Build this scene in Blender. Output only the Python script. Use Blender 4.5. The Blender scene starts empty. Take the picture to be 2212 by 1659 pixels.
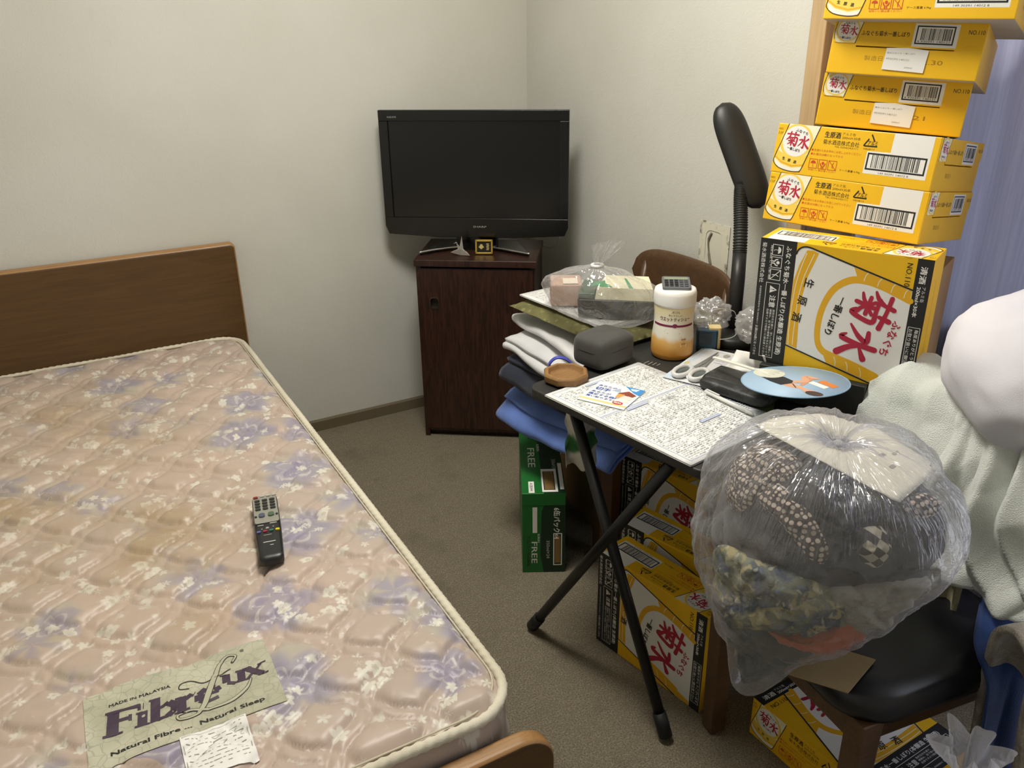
import bpy, bmesh, math, random
from mathutils import Vector, Matrix, noise, Euler

SC = bpy.context.scene
COL = SC.collection
PI = math.pi

# ------------------------------------------------------------------ camera
FPX, YAW, PITCH, ROLL, CAMH = 1798.13, math.radians(29.078), math.radians(23.536), math.radians(0.868), 1.456
_f = Vector((math.sin(YAW)*math.cos(PITCH), math.cos(YAW)*math.cos(PITCH), -math.sin(PITCH)))
_r0 = Vector((math.cos(YAW), -math.sin(YAW), 0)); _d0 = _f.cross(_r0)
_r = _r0*math.cos(ROLL) + _d0*math.sin(ROLL); _d = _d0*math.cos(ROLL) - _r0*math.sin(ROLL)
CAMP = Vector((0, 0, CAMH))
cam = bpy.data.cameras.new('camera'); camo = bpy.data.objects.new('camera', cam); COL.objects.link(camo)
cam.sensor_fit = 'HORIZONTAL'; cam.sensor_width = 36.0; cam.lens = FPX/2212*36; cam.clip_start = 0.02
camo.matrix_world = Matrix(((_r.x, -_d.x, -_f.x, 0), (_r.y, -_d.y, -_f.y, 0), (_r.z, -_d.z, -_f.z, CAMH), (0, 0, 0, 1)))
SC.camera = camo

def ray(px, py): return _f + _r*((px-1106)/FPX) + _d*((py-829.5)/FPX)
def onz(px, py, z): v = ray(px, py); return CAMP + v*((z-CAMH)/v.z)
def ony(px, py, y): v = ray(px, py); return CAMP + v*(y/v.y)
def onx(px, py, x): v = ray(px, py); return CAMP + v*(x/v.x)

# ------------------------------------------------------------------ world, exposure
w = bpy.data.worlds.new('world'); SC.world = w; w.use_nodes = True
bg = w.node_tree.nodes['Background']; bg.inputs[0].default_value = (0.82, 0.86, 1.0, 1); bg.inputs[1].default_value = 3.2
vs = SC.view_settings; vs.view_transform = 'Standard'; vs.look = 'None'; vs.gamma = 1; vs.use_curve_mapping = False; vs.exposure = 0.0
LAMP_POS = Vector((0.70, 1.56, 2.40)); LAMP_POWER = 44.0
SC.cycles.use_denoising = True
SC.cycles.max_bounces = 12; SC.cycles.transparent_max_bounces = 24; SC.cycles.transmission_bounces = 8
SC.cycles.sample_clamp_indirect = 4.0; SC.cycles.caustics_reflective = False; SC.cycles.caustics_refractive = False

# ------------------------------------------------------------------ colour + shader helpers
def lin(c): return c/12.92 if c <= 0.04045 else ((c+0.055)/1.055)**2.4
def rgb(h):
    if not isinstance(h, str): return tuple(h)+(1,)
    h = h.lstrip('#'); return tuple(lin(int(h[i:i+2], 16)/255) for i in (0, 2, 4))+(1,)

class S:
    """a socket with arithmetic, to write node trees as expressions"""
    def __init__(s, T, k): s.T = T; s.k = k
    def _m(s, op, *a): return s.T.m(op, s, *a)
    def __add__(s, o): return s._m('ADD', o)
    __radd__ = __add__
    def __sub__(s, o): return s._m('SUBTRACT', o)
    def __rsub__(s, o): return s.T.m('SUBTRACT', o, s)
    def __mul__(s, o): return s._m('MULTIPLY', o)
    __rmul__ = __mul__
    def __truediv__(s, o): return s._m('DIVIDE', o)
    def lt(s, o): return s._m('LESS_THAN', o)
    def gt(s, o): return s._m('GREATER_THAN', o)
    def sin(s): return s._m('SINE')
    def abs(s): return s._m('ABSOLUTE')
    def fract(s): return s._m('FRACT')
    def pow(s, o): return s._m('POWER', o)
    def sat(s): return s.T.m('MULTIPLY', s, 1.0, clamp=True)
    def smooth(s, a, b):
        n = s.T.n('ShaderNodeMapRange'); n.interpolation_type = 'SMOOTHSTEP'
        s.T.put(n.inputs[0], s); n.inputs[1].default_value = a; n.inputs[2].default_value = b
        n.inputs[3].default_value = 0; n.inputs[4].default_value = 1
        return S(s.T, n.outputs[0])

class Tree:
    def __init__(s, name):
        s.mat = bpy.data.materials.new(name); s.mat.use_nodes = True
        s.nt = s.mat.node_tree; s.nt.nodes.clear()
        s.out = s.nt.nodes.new('ShaderNodeOutputMaterial')
    def n(s, t): return s.nt.nodes.new(t)
    def put(s, sock, v):
        if isinstance(v, S): s.nt.links.new(v.k, sock)
        elif isinstance(v, str): sock.default_value = rgb(v)
        elif isinstance(v, (tuple, list)) and sock.type == 'RGBA' and len(v) == 3: sock.default_value = tuple(v)+(1,)
        else: sock.default_value = v
    def m(s, op, a, b=None, c=None, clamp=False):
        n = s.n('ShaderNodeMath'); n.operation = op; n.use_clamp = clamp
        for i, v in enumerate((a, b, c)):
            if v is not None: s.put(n.inputs[i], v)
        return S(s, n.outputs[0])
    def co(s, kind='Object'):
        return S(s, s.n('ShaderNodeTexCoord').outputs[kind])
    def sep(s, v):
        n = s.n('ShaderNodeSeparateXYZ'); s.put(n.inputs[0], v); return [S(s, o) for o in n.outputs]
    def vec(s, x, y, z):
        n = s.n('ShaderNodeCombineXYZ')
        for i, v in enumerate((x, y, z)): s.put(n.inputs[i], v)
        return S(s, n.outputs[0])
    def vm(s, op, a, b=None, scale=None):
        n = s.n('ShaderNodeVectorMath'); n.operation = op; s.put(n.inputs[0], a)
        if b is not None: s.put(n.inputs[1], b)
        if scale is not None: s.put(n.inputs['Scale'], scale)
        return n
    def vadd(s, a, b): return S(s, s.vm('ADD', a, b).outputs[0])
    def vmul(s, a, b): return S(s, s.vm('MULTIPLY', a, b).outputs[0])
    def vlen(s, a): return S(s, s.vm('LENGTH', a).outputs['Value'])
    def noise(s, v, scale, detail=2, rough=.5, dist=0, col=False):
        n = s.n('ShaderNodeTexNoise'); s.put(n.inputs['Vector'], v); s.put(n.inputs['Scale'], scale)
        n.inputs['Detail'].default_value = detail; n.inputs['Roughness'].default_value = rough; n.inputs['Distortion'].default_value = dist
        return S(s, n.outputs['Color' if col else 0])
    def vor(s, v, scale, feature='F1', out='Distance', rnd=1.0):
        n = s.n('ShaderNodeTexVoronoi'); n.feature = feature; s.put(n.inputs['Vector'], v); n.inputs['Scale'].default_value = scale
        n.inputs['Randomness'].default_value = rnd
        if isinstance(out, str): return S(s, n.outputs[out])
        return [S(s, n.outputs[o]) for o in out]
    def mix(s, f, a, b):
        n = s.n('ShaderNodeMix'); n.data_type = 'RGBA'; s.put(n.inputs[0], f); s.put(n.inputs[6], a); s.put(n.inputs[7], b)
        return S(s, n.outputs[2])
    def bump(s, h, strength=.5, dist=.01):
        n = s.n('ShaderNodeBump'); n.inputs['Strength'].default_value = strength; n.inputs['Distance'].default_value = dist
        s.put(n.inputs['Height'], h); return S(s, n.outputs[0])
    def pr(s, color, rough=.6, metal=0, normal=None, **kw):
        n = s.n('ShaderNodeBsdfPrincipled'); s.put(n.inputs['Base Color'], color); s.put(n.inputs['Roughness'], rough); s.put(n.inputs['Metallic'], metal)
        if normal is not None: s.put(n.inputs['Normal'], normal)
        for k, v in kw.items(): s.put(n.inputs[k.replace('_', ' ')], v)
        return S(s, n.outputs[0])
    def done(s, sh): s.nt.links.new(sh.k, s.out.inputs[0]); return s.mat

MATS = {}
def flat(h, rough=.55, metal=0, **kw):
    k = (h, rough, metal, tuple(sorted(kw.items())))
    if k not in MATS:
        T = Tree('plain_%s' % str(h).strip('#')); MATS[k] = T.done(T.pr(h, rough, metal, **kw))
    return MATS[k]

# ------------------------------------------------------------------ mesh helpers
class G:
    def __init__(s): s.v = []; s.f = []; s.mi = []; s.sm = []
    def add(s, vs, fs, mi=0, smooth=False, M=None):
        b = len(s.v)
        for p in vs:
            p = Vector(p); s.v.append(tuple(M @ p if M is not None else p))
        for f in fs: s.f.append(tuple(b+i for i in f)); s.mi.append(mi); s.sm.append(smooth)
        return s
    def box(s, c, d, M=None, mi=0):
        x, y, z = d[0]/2, d[1]/2, d[2]/2
        vs = [(c[0]+i*x, c[1]+j*y, c[2]+k*z) for k in (-1, 1) for j in (-1, 1) for i in (-1, 1)]
        return s.add(vs, [(0, 2, 3, 1), (4, 5, 7, 6), (0, 1, 5, 4), (2, 6, 7, 3), (0, 4, 6, 2), (1, 3, 7, 5)], mi, False, M)
    def prism(s, poly, z0, z1, M=None, mi=0, top=None):
        n = len(poly)
        vs = [(p[0], p[1], z0) for p in poly]+[((p[0], p[1], z1)) for p in (top or poly)]
        fs = [tuple(range(n-1, -1, -1)), tuple(range(n, 2*n))]+[(i, (i+1) % n, n+(i+1) % n, n+i) for i in range(n)]
        return s.add(vs, fs, mi, False, M)
    def grid(s, fn, nu, nv, cu=False, cv=False, mi=0, smooth=True):
        vs = [fn(i/(nu if cu else nu-1), j/(nv if cv else nv-1)) for j in range(nv) for i in range(nu)]
        fs = []
        for j in range(nv if cv else nv-1):
            for i in range(nu if cu else nu-1):
                a = j*nu+i; b = j*nu+(i+1) % nu; c = ((j+1) % nv)*nu+(i+1) % nu; d = ((j+1) % nv)*nu+i
                fs.append((a, b, c, d))
        return s.add(vs, fs, mi, smooth)
    def lathe(s, prof, n=40, M=None, mi=0, smooth=True):
        vs = [(r*math.cos(2*PI*i/n), r*math.sin(2*PI*i/n), z) for r, z in prof for i in range(n)]
        fs = [(j*n+i, j*n+(i+1) % n, (j+1)*n+(i+1) % n, (j+1)*n+i) for j in range(len(prof)-1) for i in range(n)]
        fs.append(tuple(range(n-1, -1, -1))); fs.append(tuple((len(prof)-1)*n+i for i in range(n)))
        return s.add(vs, fs, mi, smooth, M)
    def tube(s, pts, rad, n=10, closed=False, mi=0, lobes=None, smooth=True):
        pts = [Vector(p) for p in pts]; m = len(pts)
        rads = rad if isinstance(rad, (list, tuple)) else [rad]*m
        T = []
        for i in range(m):
            a = pts[(i-1) % m] if closed or i else pts[0]; b = pts[(i+1) % m] if closed or i < m-1 else pts[-1]
            T.append((b-a).normalized())
        N = T[0].orthogonal().normalized(); vs = []; dist = 0
        for i in range(m):
            if i: dist += (pts[i]-pts[i-1]).length
            N = (N-T[i]*N.dot(T[i])).normalized(); B = T[i].cross(N)
            for k in range(n):
                a = 2*PI*k/n; r = rads[i]
                if lobes: r *= 1+lobes[1]*math.cos(lobes[0]*(a)+dist*lobes[2])
                vs.append(tuple(pts[i]+N*(r*math.cos(a))+B*(r*math.sin(a))))
        fs = []
        for j in range(m if closed else m-1):
            for k in range(n):
                fs.append((j*n+k, j*n+(k+1) % n, ((j+1) % m)*n+(k+1) % n, ((j+1) % m)*n+k))
        if not closed: fs.append(tuple(range(n-1, -1, -1))); fs.append(tuple((m-1)*n+k for k in range(n)))
        return s.add(vs, fs, mi, smooth)
    def mesh(s, name, mats):
        me = bpy.data.meshes.new(name); me.from_pydata(s.v, [], s.f)
        for m in (mats if isinstance(mats, (list, tuple)) else [mats]): me.materials.append(m)
        me.polygons.foreach_set('material_index', s.mi); me.polygons.foreach_set('use_smooth', s.sm)
        me.validate(); me.update(); return me
    def obj(s, name, mats, parent=None, loc=None, rot=None, bevel=0, seg=2, solid=0, weld=False, subd=0):
        return link(name, s.mesh(name, mats), parent, loc, rot, bevel, seg, solid, weld, subd)

def link(name, me, parent=None, loc=None, rot=None, bevel=0, seg=2, solid=0, weld=False, subd=0):
    o = bpy.data.objects.new(name, me); COL.objects.link(o)
    if parent is not None: o.parent = parent
    if loc is not None: o.location = loc
    if rot is not None: o.rotation_euler = rot
    if weld: m = o.modifiers.new('weld', 'WELD'); m.merge_threshold = 1e-5
    if solid: m = o.modifiers.new('thick', 'SOLIDIFY'); m.thickness = solid; m.offset = 0
    if bevel:
        m = o.modifiers.new('bevel', 'BEVEL'); m.width = bevel; m.segments = seg; m.limit_method = 'ANGLE'; m.angle_limit = math.radians(40)
        for p in me.polygons: p.use_smooth = True
        n = o.modifiers.new('wn', 'WEIGHTED_NORMAL'); n.keep_sharp = False
    if subd: m = o.modifiers.new('sub', 'SUBSURF'); m.levels = subd; m.render_levels = subd
    return o

def thing(name, label, cat, loc=(0, 0, 0), rot=(0, 0, 0), group=None):
    o = bpy.data.objects.new(name, None); COL.objects.link(o); o.location = loc; o.rotation_euler = rot
    o.empty_display_size = .05
    return tag(o, label, cat, group)
def tag(o, label, cat, group=None):
    o['label'] = label; o['category'] = cat
    if group: o['group'] = group
    return o
def struct(o, label=None):
    o['kind'] = 'structure'
    if label: o['label'] = label
    return o

def catmull(pts, n=8, closed=False):
    out = []; m = len(pts); rng = range(m if closed else m-1)
    for i in rng:
        p0 = pts[i-1] if (i or closed) else pts[0]; p1 = pts[i]; p2 = pts[(i+1) % m]; p3 = pts[(i+2) % m] if (closed or i+2 < m) else pts[-1]
        for k in range(n):
            t = k/n; out.append(tuple(.5*(2*b+(c-a)*t+(2*a-5*b+4*c-d)*t*t+(3*b-a-3*c+d)*t**3) for a, b, c, d in zip(p0, p1, p2, p3)))
    if not closed: out.append(tuple(pts[-1]))
    return out

def rrect(w, h, r, n=6):
    out = []
    for cx, cy, a0 in ((w/2-r, h/2-r, 0), (-w/2+r, h/2-r, 90), (-w/2+r, -h/2+r, 180), (w/2-r, -h/2+r, 270)):
        for k in range(n+1):
            a = math.radians(a0+90*k/n); out.append((cx+r*math.cos(a), cy+r*math.sin(a)))
    return out

def fbm(p, o=3):
    v = 0; a = 1; p = Vector(p)
    for _ in range(o): v += a*noise.noise(p); p = p*2.03+Vector((3.1, 1.7, 5.3)); a *= .5
    return v

# ------------------------------------------------------------------ flat print (lettering, barcodes, emblems)
_tc = {}
def text_mesh(body, bold=0.0):
    k = (body, bold)
    if k not in _tc:
        cu = bpy.data.curves.new('tmp', 'FONT'); cu.body = body; cu.size = 1; cu.resolution_u = 2; cu.align_x = 'CENTER'; cu.offset = bold
        o = bpy.data.objects.new('tmp', cu); COL.objects.link(o)
        me = bpy.data.meshes.new_from_object(o.evaluated_get(bpy.context.evaluated_depsgraph_get()))
        v = [(p.co.x, p.co.y) for p in me.vertices]; f = [tuple(p.vertices) for p in me.polygons]
        if v:
            x0 = min(p[0] for p in v); x1 = max(p[0] for p in v); y0 = min(p[1] for p in v); y1 = max(p[1] for p in v)
            v = [(x-(x0+x1)/2, y-(y0+y1)/2) for x, y in v]
        else: x0 = x1 = y0 = y1 = 0
        bpy.data.objects.remove(o); bpy.data.curves.remove(cu); bpy.data.meshes.remove(me)
        _tc[k] = (v, f, x1-x0, y1-y0)
    return _tc[k]

class Print:
    """flat print laid out in millimetres on a face; each named part becomes one mesh"""
    def __init__(s): s.p = {}; s.cache = {}
    def raw(s, part, mat, vs, fs, layer):
        L = s.p.setdefault(part, []); L.append((vs, fs, mat, layer+(len(L) % 33)*.025))     # no two pieces share a plane
    def poly(s, part, mat, pts, layer=1): s.raw(part, mat, list(pts), [tuple(range(len(pts)))], layer)
    def rect(s, part, mat, x, y, w, h, layer=1): s.poly(part, mat, [(x, y), (x+w, y), (x+w, y+h), (x, y+h)], layer)
    def frame(s, part, mat, x, y, w, h, t, layer=1):
        s.raw(part, mat, [(x, y), (x+w, y), (x+w, y+h), (x, y+h), (x+t, y+t), (x+w-t, y+t), (x+w-t, y+h-t), (x+t, y+h-t)],
              [(0, 1, 5, 4), (1, 2, 6, 5), (2, 3, 7, 6), (3, 0, 4, 7)], layer)
    def ell(s, part, mat, cx, cy, rx, ry, layer=1, rot=0, n=32):
        c, q = math.cos(rot), math.sin(rot)
        s.poly(part, mat, [(cx+c*rx*math.cos(a)-q*ry*math.sin(a), cy+q*rx*math.cos(a)+c*ry*math.sin(a)) for a in [2*PI*i/n for i in range(n)]], layer)
    def text(s, part, mat, body, x, y, size=None, layer=2, rot=0, bold=.012, width=None, height=None):
        v, f, w, h = text_mesh(body, 0.0)
        if not v: return
        sx = sy = size if size else 1
        if width: sx = width/w; sy = sx if not (size or height) else (size or sx)
        if height: sy = height/h; sx = sx if width else sy
        c, q = math.cos(rot), math.sin(rot)
        # heavier weight: the same glyphs laid down again a hair's breadth apart
        for ox, oy in (((-bold, 0), (bold, 0), (0, bold)) if bold > .015 else (((-bold*.7, 0), (bold*.7, 0)) if bold > .005 else ((0, 0),))):
            s.raw(part, mat, [(x+c*(a+ox)*sx-q*(b+oy)*sy, y+q*(a+ox)*sx+c*(b+oy)*sy) for a, b in v], f, layer)
    def stroke(s, part, mat, pts, wd, layer=2, n=6):
        P = catmull(pts, n) if len(pts) > 2 else [tuple(Vector(pts[0]).lerp(Vector(pts[1]), t/6)) for t in range(7)]
        if not isinstance(wd, (list, tuple)): wd = [wd]*len(pts)
        m = len(P); vs = []; fs = []
        for i, p in enumerate(P):
            a = P[max(i-1, 0)]; b = P[min(i+1, m-1)]; t = Vector((b[0]-a[0], b[1]-a[1]))
            t = t.normalized() if t.length > 1e-9 else Vector((1, 0)); nn = (-t.y, t.x)
            q = i/(m-1)*(len(wd)-1); k = min(int(q), len(wd)-2); r = (wd[k]*(1-(q-k))+wd[k+1]*(q-k))/2
            vs += [(p[0]+nn[0]*r, p[1]+nn[1]*r), (p[0]-nn[0]*r, p[1]-nn[1]*r)]
            if i: fs.append((2*i-2, 2*i-1, 2*i+1, 2*i))
        s.raw(part, mat, vs, fs, layer)
        for p, r in ((P[0], wd[0]/2), (P[-1], wd[-1]/2)): s.ell(part, mat, p[0], p[1], r, r, layer, n=10)
    def bars(s, part, mat, x, y, w, h, seed=1, layer=3, unit=.9):
        R = random.Random(seed); u = x
        while u < x+w-unit:
            b = unit*R.choice((.5, .5, 1, 1.5)); s.rect(part, mat, u, y, min(b, x+w-u), h, layer); u += b+unit*R.choice((.5, .7, 1, 1.4))
    def emit(s, parent, M, only=None, lift=0.12):
        out = []
        for part, items in s.p.items():
            if only and part not in only: continue
            if part not in s.cache:
                g = G(); mats = []
                for vs, fs, mat, layer in items:
                    if mat not in mats: mats.append(mat)
                    g.add([(x*1e-3, y*1e-3, layer*lift*1e-3) for x, y in vs], fs, mats.index(mat))
                s.cache[part] = g.mesh(part, mats)
            o = bpy.data.objects.new(part, s.cache[part]); COL.objects.link(o); o.parent = parent; o.matrix_local = M; out.append(o)
            if part in ('band_lettering', 'lettering', 'marking', 'maker_lettering', 'fine_print', 'carton_lettering', 'slip_lettering'): o['kind'] = 'stuff'
        return out

def frame_m(o, u, v):
    u = Vector(u).normalized(); v = Vector(v).normalized(); n = u.cross(v); o = Vector(o)
    return Matrix(((u.x, v.x, n.x, o.x), (u.y, v.y, n.y, o.y), (u.z, v.z, n.z, o.z), (0, 0, 0, 1)))
# ------------------------------------------------------------------ materials
def m_wall():
    T = Tree('woven_wallpaper'); p = T.co()
    n = T.noise(p, 210, 3, .6); n2 = T.noise(p, 60, 2); big = T.noise(p, 2.2, 3)
    c = T.mix(big.smooth(.3, .75), '#d0cfc7', '#c9c8be')
    st = T.noise(T.vmul(p, (1, 1, .25)), 9, 4, .65).smooth(.66, .8)
    c = T.mix(st*.12, c, '#8f8a74')
    return T.done(T.pr(c, .85, normal=T.bump(n*.6+n2*.5, .55, .003)))
def m_carpet():
    T = Tree('brown_loop_carpet'); p = T.co()
    a = T.noise(p, 260, 3, .7); b = T.noise(p, 55, 3, .6); d = T.noise(p, 7, 4, .6)
    c = T.mix(a.smooth(.32, .68), '#655b4b', '#a89d86')
    c = T.mix(b.smooth(.35, .7)*.55, c, '#7d735f')
    c = T.mix(d.smooth(.5, .75)*.35, c, '#5b5141')
    return T.done(T.pr(c, .95, normal=T.bump(a+b*.4, 1.0, .006)))
def m_wood(name, c1, c2, rough=.4, axis=0, scale=1.0, c3=None):
    T = Tree(name); p = T.co()
    k = [6, 6, 6]; k[axis] = .5
    q = T.vmul(p, tuple(x*scale for x in k))
    g = T.noise(q, 7, 5, .62, 1.4); f = T.noise(T.vmul(p, tuple((60 if i != axis else 1.2)*scale for i in range(3))), 6, 2)
    c = T.mix(g.smooth(.3, .7), c1, c2)
    c = T.mix(f.smooth(.45, .7)*.35, c, c3 or c1)
    return T.done(T.pr(c, rough, normal=T.bump(f, .12, .002)))
def m_fabric(name, c1, c2=None, scale=500, rough=.9, bump=.4, big=9):
    T = Tree(name); p = T.co()
    n = T.noise(p, scale, 2, .6); b = T.noise(p, big, 3)
    c = T.mix(b.smooth(.3, .75), c1, c2 or c1)
    return T.done(T.pr(c, rough, normal=T.bump(n, bump, .003), Sheen_Weight=.15))
def m_film(name, tint='#ffffff', haze=.12, rough=.12, bscale=22, bstr=.5, gloss=.06, extra=None):
    T = Tree(name); p = T.co()
    n = (T.noise(p, bscale, 3, .5, 1.0)-.5).abs(); n2 = (T.noise(p, bscale*.4, 2, .5, .8)-.5).abs()
    h = n*1.4+n2*2.2; hx = 0.0
    if extra: eh, hx = extra(T, p); h = h+eh
    nrm = T.bump(h, bstr, .02)
    tr = T.n('ShaderNodeBsdfTransparent'); T.put(tr.inputs[0], tint)
    gl = T.n('ShaderNodeBsdfGlossy'); gl.inputs['Roughness'].default_value = rough; T.put(gl.inputs['Normal'], nrm)
    df = T.n('ShaderNodeBsdfTranslucent'); T.put(df.inputs[0], '#f4f4f6'); T.put(df.inputs['Normal'], nrm)
    d2 = T.n('ShaderNodeBsdfDiffuse'); T.put(d2.inputs[0], '#f4f4f6'); T.put(d2.inputs['Normal'], nrm)
    a = T.n('ShaderNodeMixShader'); a.inputs[0].default_value = .5
    T.nt.links.new(df.outputs[0], a.inputs[1]); T.nt.links.new(d2.outputs[0], a.inputs[2])
    lw = T.n('ShaderNodeLayerWeight'); lw.inputs['Blend'].default_value = .35; T.put(lw.inputs['Normal'], nrm)
    hz = T.n('ShaderNodeMixShader'); T.put(hz.inputs[0], (S(T, lw.outputs['Facing']).pow(2.0)*.35+haze+hx).sat())
    T.nt.links.new(tr.outputs[0], hz.inputs[1]); T.nt.links.new(a.outputs[0], hz.inputs[2])
    mx = T.n('ShaderNodeMixShader'); T.put(mx.inputs[0], (S(T, lw.outputs['Facing']).pow(4.0)*.30+gloss).sat())
    T.nt.links.new(hz.outputs[0], mx.inputs[1]); T.nt.links.new(gl.outputs[0], mx.inputs[2])
    T.nt.links.new(mx.outputs[0], T.out.inputs[0]); return T.mat
def m_glow(name, col, st):
    T = Tree(name); e = T.n('ShaderNodeEmission'); T.put(e.inputs[0], col); e.inputs[1].default_value = st
    return T.done(S(T, e.outputs[0]))
def m_card(name, c1, c2, rough=.5):
    T = Tree(name); p = T.co(); n = T.noise(p, 12, 3); f = T.noise(p, 300, 2)
    return T.done(T.pr(T.mix(n.smooth(.35, .8)*.6, c1, c2), rough, normal=T.bump(f, .08, .002)))

WALL = m_wall(); CARPET = m_carpet()
OAK = m_wood('brown_bed_veneer', '#523a1d', '#5e4423', .42, 0, 1, '#442f16')
OAK_EDGE = m_wood('pale_bed_edge', '#9a7245', '#a98152', .4, 0, 1, '#8a6237')
ROSE = m_wood('dark_rosewood_print', '#43271c', '#21130e', .34, 2, 2.2, '#140c09')
CHAIRW = m_wood('chair_brown_wood', '#503823', '#60452c', .38, 1, 1, '#3e2a19')
CASING = m_wood('window_casing_wood', '#b59a74', '#bfa67f', .5, 2, 1, '#a68a63')
YEL = m_card('yellow_carton_print', '#f0bd12', '#eeb60f'); KRAFT = m_card('kraft_card', '#a8845a', '#9a784f', .8); GREYCARD = m_card('grey_card', '#b5b1a6', '#a5a196', .8)
BLACKP = flat('#1d1e1c', .5); BLACK = flat('#141414', .35); WHITE = flat('#f2f1ec', .6); PWHITE = flat('#eeece6', .55)
RED = flat('#b3213c', .55); ORED = flat('#c8431c', .55); INK = flat('#1b1a12', .55); YELP = flat('#e9b01c', .5); YEL2 = flat('#f2cf55', .5)
CREAM = flat('#f3eccb', .6); BARGREY = flat('#35342f', .6)

# ------------------------------------------------------------------ the room
XW, YW, ZC = 1.709, 2.919, 2.45
XL, YB = -0.80, -0.95
JAMB = 1.543          # far side of the window opening in the right wall
WIN0, WIN1, SILL, HEAD = -0.35, 1.50, 0.0, 2.12
RECESS = 0.17
g = G(); g.box(((XL+XW+RECESS)/2, (YB+YW)/2, -.03), (XW+RECESS-XL, YW-YB, .06)); struct(g.obj('floor', CARPET), 'brown grey loop pile carpet')
g = G(); g.box(((XL+XW+RECESS)/2, (YB+YW)/2, ZC+.03), (XW+RECESS-XL, YW-YB, .06)); struct(g.obj('ceiling', flat('#dedbd0', .9)))
g = G(); g.box(((XL+XW+.1)/2, YW+.04, ZC/2), (XW-XL+.1, .08, ZC)); struct(g.obj('wall_back', WALL), 'off-white textured wallpaper wall behind the bed')
g = G(); g.box(((XL+XW+RECESS)/2, YB-.04, ZC/2), (XW+RECESS-XL, .08, ZC)); struct(g.obj('wall_front', WALL))
g = G(); g.box((XL-.04, (YB+YW)/2, ZC/2), (.08, YW-YB, ZC)); struct(g.obj('wall_left', WALL))
g = G(); t = .26
g.box((XW+t/2, (JAMB+YW)/2, ZC/2), (t, YW-JAMB, ZC))
g.box((XW+t/2, (YB+WIN0-.04)/2, ZC/2), (t, WIN0-.04-YB, ZC))
g.box((XW+t/2, (WIN0-.04+JAMB)/2, (HEAD+.04+ZC)/2), (t, JAMB-WIN0+.04, ZC-HEAD-.04))
struct(g.obj('wall_right', WALL), 'off-white textured wallpaper wall with the curtained window')
# skirting
BB = flat('#6a5f49', .7)
g = G(); g.prism([(0, 0), (.008, 0), (.008, .04), (.003, .047), (0, .047)], 0, XW-XL, M=Matrix(((0, 0, 1, XL), (-1, 0, 0, YW), (0, 1, 0, 0), (0, 0, 0, 1)))); struct(g.obj('baseboard_back', BB), 'brown vinyl skirting strip')
g = G(); g.prism([(0, 0), (.008, 0), (.008, .04), (.003, .047), (0, .047)], 0, YW-JAMB-.01, M=Matrix(((-1, 0, 0, XW), (0, 0, 1, JAMB), (0, 1, 0, 0), (0, 0, 0, 1)))); struct(g.obj('baseboard_right', BB))
# window casing, sash and glass
g = G()
g.box((XW+.115, JAMB-.022, (HEAD+.04)/2), (.25, .044, HEAD+.04)); g.box((XW-.006, JAMB-.022, (HEAD+.04)/2), (.02, .05, HEAD+.04))
g.box((XW+.115, WIN0-.02, (HEAD+.04)/2), (.25, .04, HEAD+.04)); g.box((XW+.115, (WIN0+WIN1)/2, HEAD+.02), (.25, WIN1-WIN0, .04))
win = struct(g.obj('window_1', CASING, bevel=.003), 'brown wooden casing of the tall curtained window')
g = G(); al = flat('#8b8d90', .35, .8); xg = XW+.215
for y in (WIN0+.02, (WIN0+WIN1)/2, WIN1-.02): g.box((xg, y, HEAD/2), (.03, .05, HEAD))
for z in (.03, .72, HEAD-.02): g.box((xg, (WIN0+WIN1)/2, z), (.03, WIN1-WIN0, .06))
g.obj('sash', al, win)
T = Tree('clear_window_glass'); gls = T.mat
tr = T.n('ShaderNodeBsdfTransparent'); gl = T.n('ShaderNodeBsdfGlossy'); gl.inputs['Roughness'].default_value = .02; mx = T.n('ShaderNodeMixShader'); mx.inputs[0].default_value = .08
T.nt.links.new(tr.outputs[0], mx.inputs[1]); T.nt.links.new(gl.outputs[0], mx.inputs[2]); T.nt.links.new(mx.outputs[0], T.out.inputs[0])
for y in ((WIN0*3+WIN1)/4, (WIN0+WIN1*3)/4):
    g = G(); g.box((xg, y, (.75+HEAD)/2), (.005, (WIN1-WIN0)/2-.05, HEAD-.75-.04)); g.obj('pane', gls, win)
    g = G(); g.box((xg, y, .375), (.012, (WIN1-WIN0)/2-.05, .66)); g.obj('lower_panel' if y > .5 else 'lower_pane', flat('#55585e', .6) if y > .5 else gls, win)
# curtain with real folds
def m_curtain():
    T = Tree('lavender_grey_curtain'); p = T.co(); n = T.noise(T.vmul(p, (1, 1, .03)), 160, 2, .6)
    c = T.mix(n.smooth(.3, .7), '#9a9aab', '#8f90a2')
    a = T.n('ShaderNodeBsdfDiffuse'); T.put(a.inputs[0], c); b = T.n('ShaderNodeBsdfTranslucent'); T.put(b.inputs[0], c)
    mx = T.n('ShaderNodeMixShader'); mx.inputs[0].default_value = .22
    T.nt.links.new(a.outputs[0], mx.inputs[1]); T.nt.links.new(b.outputs[0], mx.inputs[2]); T.nt.links.new(mx.outputs[0], T.out.inputs[0]); return T.mat
def cfold(u, v):
    y = WIN1-.01-u*.99; z = .004+v*(HEAD-.014)
    ph = y*46+1.8*math.sin(y*9)+.5*noise.noise(Vector((y*4, z*.8, 0)))
    x = XW+.162+.026*math.sin(ph)+.010*math.sin(ph*.47+1)+.006*noise.noise(Vector((y*6, z*1.5, 3)))
    return (x, y, z)
g = G(); g.grid(cfold, 260, 30)
tag(g.obj('curtain', m_curtain()), 'lavender grey curtain hanging in vertical folds at the window', 'curtain')
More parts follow.
